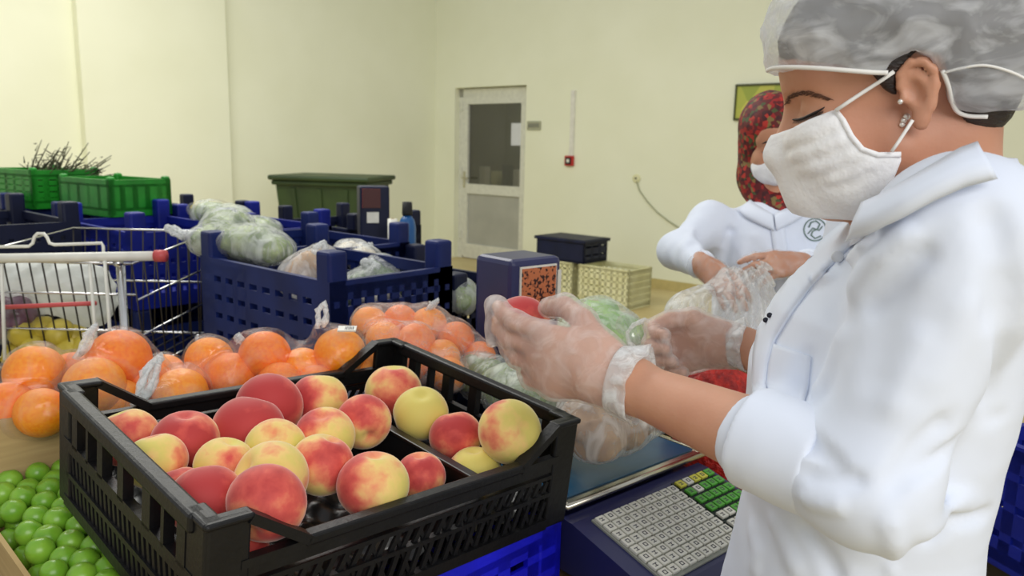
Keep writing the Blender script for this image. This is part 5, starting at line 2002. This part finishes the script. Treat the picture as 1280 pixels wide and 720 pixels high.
def leaf_mesh(w, l, seed, curl=0.6):
    rs = random.Random(seed)
    vs, fs = [], []
    n, m = 9, 7
    for i in range(n + 1):
        t = i / n
        ww = w * math.sin(math.pi * min(1, t * .9 + .08)) ** .7
        for j in range(m + 1):
            s = j / m * 2 - 1
            vs.append((s * ww / 2, l * t * math.cos(curl * t), l * t * math.sin(curl * t) * .8 + .10 * w * s * s * 2 + .05 * w * math.sin(9 * t + 4 * s + seed) * abs(s)))
    for i in range(n):
        for j in range(m):
            a = i * (m + 1) + j
            fs.append((a, a + 1, a + m + 2, a + m + 1))
    return vs, fs


def lettuce(pos, r, label, material=M_LETT, seed=1, n=16):
    root = tag(empty('lettuce', pos), label, 'lettuce')
    sdf_obj('heart', [ell(np.array(pos) + (0, 0, r), (r * .72,) * 3), noise_disp(r * .06, 9 / r, seed)], r * .07, material, root)
    rs = random.Random(seed)
    for i in range(n):
        vs, fs = leaf_mesh(r * 1.35, r * 1.7, seed + i, 1.35)
        yaw = i * 2.4 + rs.uniform(-.2, .2)
        tilt = .35 + .5 * (i / n)
        m4 = Matrix.Rotation(yaw, 4, 'Z') @ Matrix.Translation((0, r * .28, r * .12)) @ Matrix.Rotation(tilt, 4, 'X')
        vs = [tuple(m4 @ Vector(q)) for q in vs]
        MB().add(vs, fs).build('leaf', material, root, smooth=True)
    return root


def produce_bag(name, label, lumps, inner, film_mat, knots=(), h=0.008, ridg=0.006, cat='bag', innerh=None, zoff=0.0):
    """clear bag: film over lumps (centre, radii) with its contents as one leafy mass or as separate pieces"""
    c = np.mean([np.array(q) for q, r in lumps], axis=0)
    zb = min(q[2] - r[2] for q, r in lumps)
    root = tag(empty(name, (c[0], c[1], zb)), label, cat)
    ops = [ell(q, np.array(r) + .006, k=.04) for q, r in lumps]
    for (bs, hs) in knots:
        nr = min(lumps, key=lambda t: np.linalg.norm(np.array(t[0]) - bs))[0]
        ops.append(cone(nr, bs, .04, .012, k=.04))
    ops.append(noise_disp(ridg, 55, seed=len(lumps), ridged=True))
    sdf_obj('bag_film', ops, h, film_mat, root)
    for (bs, hs) in knots:
        m_ = MB()
        bag_handles(m_, bs, hs, rs=.008)
        m_.build('tied_handle', M_BAGW, root, world_space=True, smooth=True)
    if inner is not None:
        io = [ell(q, np.array(r) * .9, k=.02) for q, r in lumps] + [noise_disp(.012, 60, 5, ridged=True), noise_disp(.006, 140, 8)]
        sdf_obj('contents', io, innerh or h * .8, inner, root)
    return root


def V(u, v, d): return P(u, v, d)


produce_bag('greens_bag', 'slack bag of yellow green vegetables in the navy crate', [(V(270, 300, 2.3), (.07, .10, .05)), (V(310, 302, 2.22), (.09, .09, .05)), (V(285, 285, 2.4), (.08, .08, .06)), (V(340, 312, 2.2), (.06, .08, .04))],
            M_GREENS, M_BAGS, [(V(232, 296, 2.18), [(V(208, 284, 2.18), v3(.02, 0, .01))])])
produce_bag('brown_produce_bag', 'bag of brownish roots with looped white handle in the navy crate', [(V(388, 338, 2.02), (.06, .06, .05)), (V(400, 330, 2.1), (.05, .06, .05)), (V(372, 350, 2.0), (.05, .05, .04))],
            M_POT, M_BAGS, [(V(394, 322, 2.0), [(V(404, 304, 2.0), v3(.03, 0, .005))])])
produce_bag('white_produce_bag', 'crumpled white bag in the crate before the far scale', [(V(440, 318, 2.7), (.07, .07, .05)), (V(455, 322, 2.6), (.05, .06, .04))], M_MUSH, M_BAGS, [(V(450, 310, 2.6), [(V(464, 306, 2.6), v3(.02, 0, .006))])])
produce_bag('white_bag', 'slack white bag on the far crates left of the wheeled bin', [(V(285, 272, 3.1), (.10, .09, .05)), (V(262, 266, 3.2), (.07, .08, .05)), (V(320, 288, 2.9), (.09, .10, .05))], M_GREENS, M_BAGS)
produce_bag('garlic_bag', 'clear bag of white bulbs and greens left of the bean bag', [(V(462, 362, 2.22), (.09, .08, .06)), (V(490, 352, 2.28), (.07, .08, .05)), (V(475, 340, 2.3), (.05, .05, .05))], M_DKGREENS, M_BAGS, [(V(470, 336, 2.2), [(V(455, 326, 2.2), v3(.03, 0, .008))])])
for i, (u, v) in enumerate(((455, 372), (470, 374), (483, 370), (462, 364), (492, 362))):
    o = MB()
    c_ = V(u, v, 2.10)
    o.lathe([(0, -.016), (.012, -.014), (.018, 0), (.014, .010), (.004, .018), (.003, .03)], 12, c_, rotm(i * 2, .6 * i, .3))
    tag(o.build('garlic_bulb', M_MUSH, smooth=True), 'white garlic bulb in the clear bag left of the bean bag', 'garlic', 'garlic bulbs in the clear bag')
produce_bag('bean_bag', 'clear bag of pale green beans touching the display tower', [(V(556, 366, 2.25), (.06, .07, .06)), (V(575, 372, 2.2), (.05, .06, .05))], M_GREENS, M_BAGS, [(V(540, 350, 2.25), [(V(528, 346, 2.25), v3(.02, 0, .006))])])
produce_bag('yellow_produce', 'bunch of yellowish vegetables on the far blue crate', [(V(262, 262, 3.35), (.09, .07, .04)), (V(285, 266, 3.3), (.06, .06, .035))], M_LEMON, M_BAG)

# second scale, further back
bs_x, bs_y = -0.545, 3.17
t = tag(empty('scale_stand', (bs_x, bs_y + .05, 0), YAW), 'steel stand carrying the far scale', 'stand')
MB().box((0, 0, .80), (.40, .36, .03)).build('top', M_DWIRE, t)
for sx_ in (-1, 1):
    for sy_ in (-1, 1): MB().box((sx_ * .17, sy_ * .15, .3925), (.035, .035, .785)).build('leg', M_DWIRE, t)
far = tag(empty('weighing_scale', (bs_x, bs_y + .05, .816), 0.35), 'far navy scale with glowing red display on its tower', 'scale')
MB().box((0, 0, .055), (.32, .28, .09), bev=.01).build('body', M_SCALE, far)
MB().box((0, -.02, .115), (.34, .28, .014), bev=.005).build('weighing_pan', M_STEEL, far)
MB().box((-.02, .10, .235), (.125, .09, .36), bev=.008).build('display_tower', M_NAVYD, far)
lm, nt, bs_, out = nodes('red_led_display')
tcn = nt.nodes.new('ShaderNodeTexCoord'); vn = nt.nodes.new('ShaderNodeTexBrick')
vn.inputs['Scale'].default_value = 60; vn.inputs['Color1'].default_value = srgb(214, 92, 60); vn.inputs['Color2'].default_value = srgb(180, 60, 40); vn.inputs['Mortar'].default_value = srgb(60, 20, 18)
nt.links.new(tcn.outputs['Object'], vn.inputs['Vector']); nt.links.new(vn.outputs['Color'], bs_.inputs['Base Color']); nt.links.new(vn.outputs['Color'], bs_.inputs['Emission Color'])
bs_.inputs['Emission Strength'].default_value = .25
MB().box((-.035, .053, .365), (.075, .006, .08)).build('display', lm, far)
MB().box((-.03, .053, .285), (.05, .006, .045)).build('paper_note', M_WHITEP, far)
bt = tag(empty('spray_bottle', (bs_x + .105, bs_y + .04, 1.0)), 'blue bottle with black cap beside the far scale tower', 'bottle')
bt.location.z = 0.938
MB().lathe([(0, 0), (.034, 0), (.036, .01), (.036, .13), (.03, .16), (.016, .18), (0, .18)], 18).build('bottle_body', mat('blue_bottle', srgb(30, 90, 150), rough=.3), bt, smooth=True)
MB().lathe([(0, .18), (.02, .18), (.022, .19), (.02, .235), (0, .235)], 18).build('cap', M_RUBBER, bt, smooth=True)
wn = tag(empty('paper_roll', (bs_x + .055, bs_y - .03, .938)), 'white paper roll standing before the far scale tower', 'paper roll')
MB().lathe([(.008, 0), (.02, 0), (.02, .17), (.008, .17), (.008, 0)], 16).build('roll', M_WHITEP, wn, smooth=True)
MB().lathe([(.0055, -.0), (.0078, 0), (.0078, .172), (.0055, .172)], 12).build('core', M_CARD, wn, smooth=True)

# dark green wheeled bin by the wall
bn = P(418, 240, 7.3)
wb = tag(empty('wheeled_bin', (bn[0], bn[1], 0), YAW + .55), 'large dark green wheeled bin with flat lid against the wall', 'bin')
w2, d2, hb_ = .42, .34, 1.10
vs = []
for (z, s) in ((.12, .82), (hb_ - .06, 1.0)):
    vs += [(-w2 * s, -d2 * s, z), (w2 * s, -d2 * s, z), (w2 * s, d2 * s, z), (-w2 * s, d2 * s, z)]
m_ = MB().add(vs, [(3, 2, 1, 0), (4, 5, 6, 7)] + [(i, (i + 1) % 4, (i + 1) % 4 + 4, i + 4) for i in range(4)])
m_.build('bin_body', M_DGREEN, wb)
m_ = MB()
for x in (-.25, 0, .25): m_.bar((x * .82, -d2 * .83, .16), (x, -d2 * 1.005, hb_ - .1), .035, .02, up=(0, -1, 0))
for y in (-.15, .15): m_.bar((w2 * .83, y * .82, .16), (w2 * 1.005, y, hb_ - .1), .035, .02, up=(1, 0, 0))
m_.build('rib', M_DGREEN, wb)
MB().box((0, 0, hb_ - .05), (w2 * 2 + .06, d2 * 2 + .06, .04), bev=.01).build('rim', M_DGREEN, wb)
MB().box((0, 0, hb_ - .005), (w2 * 2 + .11, d2 * 2 + .11, .045), bev=.016).build('lid', M_DGREEN, wb)
for sx_ in (-1, 1):
    for sy_ in (-1, 1):
        MB().lathe([(0, -.02), (.06, -.02), (.065, -.01), (.065, .01), (.06, .02), (0, .02)], 16, (sx_ * w2 * .6, sy_ * d2 * .6, .066), np.array([(0, 1, 0), (0, 0, 1), (1, 0, 0)]).T).build('wheel', M_RUBBER, wb, smooth=True)
        MB().box((sx_ * w2 * .6, sy_ * d2 * .6, .10), (.03, .06, .06)).build('caster_fork', M_DWIRE, wb)

# cream crates on the floor with a navy one on top
f1 = floor_pt(752, 383)
for k, (sx_, lb) in enumerate(((0.0, 'cream slotted crate on the floor by the wall'), (-.62, 'cream crate on the floor hidden behind the display tower'))):
    o = slot_crate('cream_crate', .56, .38, .36, M_CREAMP, post=0, pw=.035, slots=5, holes=9)
    place(o, f1 + E1 * sx_ + E2 * .19, YAW)
    tag(o, lb, 'crate')
o = slot_crate('plastic_crate', .56, .38, .22, M_NAVYD, post=0, pw=.03, slots=2, holes=3)
for ch in [x for x in bpy.data.objects if x.parent == o and x.name.startswith(('side_panel', 'end_panel'))]: pass
MB().box((0, 0, .205), (.60, .42, .03), bev=.006).build('rim', M_NAVYD, o)
MB().box((0, -.187, .1), (.54, .01, .16)).build('front_plate', M_NAVYD, o)
place(o, f1 + E1 * -.50 + E2 * .19 + (0, 0, .362), YAW)
tag(o, 'dark navy crate on top of the cream crates below the door', 'crate')

# ------------------------------------------------------------------ shopping cart
ct = P(100, 321, 2.0)
cart = tag(empty('shopping_cart', (ct[0], 2.25, 0)), 'wire shopping cart with white handle bar at the left', 'cart')
h0, h1 = P(-60, 324, 2.0), P(194, 320, 2.0)
MB().tube([h0, h1], .0125, n=14).build('handle', M_WHITEP, cart, world_space=True, smooth=True)
MB().tube([h1, h1 + unit(h1 - h0) * .028], .0155, n=14).build('handle_cap', M_REDCAP, cart, world_space=True, smooth=True)
lp_ = [P(u, v, 2.03) for u, v in ((-40, 309), (36, 308), (41, 304), (43, 296), (47, 292), (55, 292), (59, 297), (62, 304), (68, 306), (127, 304), (129, 308), (130, 330))]
MB().tube(lp_, .0042, n=8).build('seat_wire', M_WHITEP, cart, world_space=True, smooth=True)
# basket: near gate, far end, sides
gz1, gz0 = P(100, 330, 2.0)[2], .78
xr, xl = P(165, 330, 2.02)[0], P(-60, 330, 2.02)[0]
yn, yf = P(100, 330, 2.02)[1], 2.52


def wires(name, lines, r=.0024, material=M_DWIRE):
    for ln in lines: MB().tube(ln, r, n=6).build(name, material, cart, world_space=True, smooth=True)


near = lambda x, t: np.array((x, yn + .05 * t, gz1 + (gz0 - gz1) * t))
wires('gate_wire', [[near(xl + (xr - xl) * i / 14, 0), near(xl + (xr - xl) * i / 14, 1)] for i in range(15)])
wires('gate_rail', [[near(xl, t), near(xr, t)] for t in (0, .28, .62, 1)], .0034, M_CHROME)
wires('upright', [[P(112, 330, 1.99), P(122, 450, 1.97)], [P(131, 326, 1.99), P(140, 450, 1.97)], [P(2, 330, 1.99), P(6, 450, 1.97)]], .0048, M_WHITEP)
far_ = lambda x, t: np.array((x * .97 - .02, yf - .04 * t, gz1 + .03 + (gz0 - gz1 - .03) * t))
wires('far_wire', [[far_(xl + (xr - xl) * i / 12, 0), far_(xl + (xr - xl) * i / 12, 1)] for i in range(13)])
wires('far_rail', [[far_(xl, t), far_(xr, t)] for t in (0, .5, 1)], .0034, M_CHROME)
wires('side_wire', [[near(xr, 0) * (1 - s) + far_(xr, 0) * s, near(xr, 1) * (1 - s) + far_(xr, 1) * s] for s in np.linspace(.12, .9, 7)])
wires('side_rail', [[near(xr, t), far_(xr, t)] for t in (0, .33, .66, 1)], .0034, M_CHROME)
wires('side_rail', [[near(xl, t), far_(xl, t)] for t in (0, .5, 1)], .0034, M_CHROME)
wires('floor_wire', [[near(xl + (xr - xl) * i / 10, 1), far_(xl + (xr - xl) * i / 10, 1)] for i in range(11)])
MB().tube([P(5, 384, 2.02), P(120, 379, 2.02)], .006, n=8).build('red_seat_bar', M_REDCAP, cart, world_space=True, smooth=True)
for x in (xl + .03, xr - .03):
    MB().tube([(x, yn, gz1), (x, yn - .0, .5), (x, yn + .02, .16)], .011, n=10).build('frame_post', M_CHROME, cart, world_space=True, smooth=True)
    MB().tube([(x, yn + .02, .16), (x, yf - .02, .13), (x, yf - .06, gz0)], .011, n=10).build('frame_rail', M_CHROME, cart, world_space=True, smooth=True)
    MB().tube([(x, yn, gz1), (x, h0[1], h0[2])], .010, n=10).build('handle_bracket', M_CHROME, cart, world_space=True, smooth=True)
    for y in (yn + .04, yf - .06):
        MB().lathe([(0, -.012), (.05, -.012), (.055, 0), (.05, .012), (0, .012)], 16, (x, y, .056), np.array([(0, 1, 0), (0, 0, 1), (1, 0, 0)]).T).build('wheel', M_RUBBER, cart, world_space=True, smooth=True)
        MB().tube([(x + .016, y, .056), (x + .016, y, .16)], .008, n=6).build('caster_fork', M_CHROME, cart, world_space=True)
# goods in the cart
produce_bag('white_bag', 'puffy white carrier bag in the shopping cart', [(P(60, 352, 2.2), (.14, .09, .06)), (P(30, 365, 2.2), (.09, .09, .06)), (P(100, 356, 2.22), (.08, .08, .05)), (P(110, 380, 2.25), (.07, .07, .06))], None, ridg=.016, film_mat=film('white_carrier_film', col=(.88, .9, .86, 1), dens=.8, dens2=.97, scale=9, gloss=.05))
produce_bag('onion_bag', 'bag of purple onions at the left in the cart', [(P(12, 385, 2.12), (.06, .05, .05)), (P(26, 395, 2.13), (.05, .05, .05)), (P(5, 405, 2.12), (.05, .05, .05))], M_EGGP, M_BAG)
ln_ = 0
for (u, v) in ((30, 418), (52, 412), (75, 416), (92, 422), (42, 434), (66, 432), (86, 438), (24, 440), (108, 436)):
    o = MB()
    o.lathe([(0, -.045), (.012, -.042), (.03, -.028), (.038, 0), (.03, .028), (.012, .042), (.005, .05), (0, .05)], 16, P(u, v, 2.12 + .03 * (ln_ % 2)), rotm(ln_ * 1.3, 1.2, ln_ * .4))
    tag(o.build('lemon', M_LEMON, smooth=True), 'greenish yellow lemon piled in the shopping cart', 'lemon', 'lemons in the shopping cart')
    ln_ += 1

# ------------------------------------------------------------------ produce around the scale
lt = P(711, 395, 2.15); lt[2] = TZ2 + .06
cabz = P(711, 380, 2.1)
cb0 = np.array((cabz[0] * .97, cabz[1] * .97, TZ2))
lettuce(cb0 + (0, 0, .088), .05, 'small bright green lettuce on top, beside the display tower', seed=4)
lettuce(cb0, .047, 'green lettuce under the topmost one beside the display tower', seed=9)
lb_ = P(690, 430, 2.05)
produce_bag('lettuce_bag', 'clear bag of green lettuce behind the two gloved hands', [(P(748, 402, 1.98), (.07, .07, .06)), (P(720, 415, 1.95), (.06, .06, .06)), (P(775, 415, 1.92), (.06, .06, .05)), (P(745, 430, 1.88), (.09, .08, .07)), (P(700, 435, 1.9), (.06, .06, .06))],
            M_LETT, M_BAGS)
produce_bag('greens_tray_bag', 'dark leafy greens in clear film behind the far crate end', [(P(600, 470, 1.62), (.05, .05, .05)), (P(640, 480, 1.55), (.07, .06, .05)), (P(690, 500, 1.46), (.06, .06, .05)), (P(655, 500, 1.48), (.07, .06, .05))],
            M_GREENS, M_BAGS)
produce_bag('potato_bag', 'clear bag of pale brown potatoes on the scale pan', [(P(745, 545, 1.30), (.05, .05, .04)), (P(775, 530, 1.36), (.055, .05, .045)), (P(805, 515, 1.42), (.045, .05, .04)), (P(735, 515, 1.34), (.05, .05, .04))],
            M_POT, M_BAGS, h=.006)
# sack of red peppers in a net
rs_ = P(890, 488, 1.63)
sack = tag(empty('net_sack', (rs_[0], rs_[1], TZ)), 'red net sack beyond the bare forearm', 'sack')
sdf_obj('sack_body', [ell(rs_, (.10, .09, .085), k=.03), ell(rs_ - (-.03, -.02, .12), (.10, .09, .12), k=.06), ell(rs_ + (.08, .03, .03), (.06, .06, .05), k=.04), noise_disp(.005, 70, 3, ridged=True)], .006, M_REDNET, sack)
lab_ = rs_ + (.045, -.055, .055)
for i in range(6):
    vs, fs = leaf_mesh(.03, .06, i, .5)
    m4 = Matrix.Translation(Vector(P(915 + 4 * i, 455 + 3 * (i % 3), 1.46))) @ Matrix.Rotation(i * 1.1, 4, 'Z')
    MB().add([tuple(m4 @ Vector(q)) for q in vs], fs).build('leaf', M_LETT, sack, world_space=True, smooth=True)

# machine at the right edge behind the woman
rb = slot_crate('plastic_crate', .5, .35, .25, M_BLUE, slots=3, holes=7)
place(rb, (P(1290, 700, 1.5)[0] + .2, P(1290, 700, 1.5)[1], .62), .3)
tag(rb, 'blue crate at the right photo edge behind the woman', 'crate')
st = tag(empty('steel_stand', (rb.location.x, rb.location.y, 0), .3), 'steel stand below the blue crate at the right photo edge', 'stand')
MB().box((0, 0, .60), (.48, .33, .03)).build('top', M_DWIRE, st)
for sx_ in (-1, 1):
    for sy_ in (-1, 1): MB().box((sx_ * .21, sy_ * .13, .29), (.035, .035, .58)).build('leg', M_DWIRE, st)
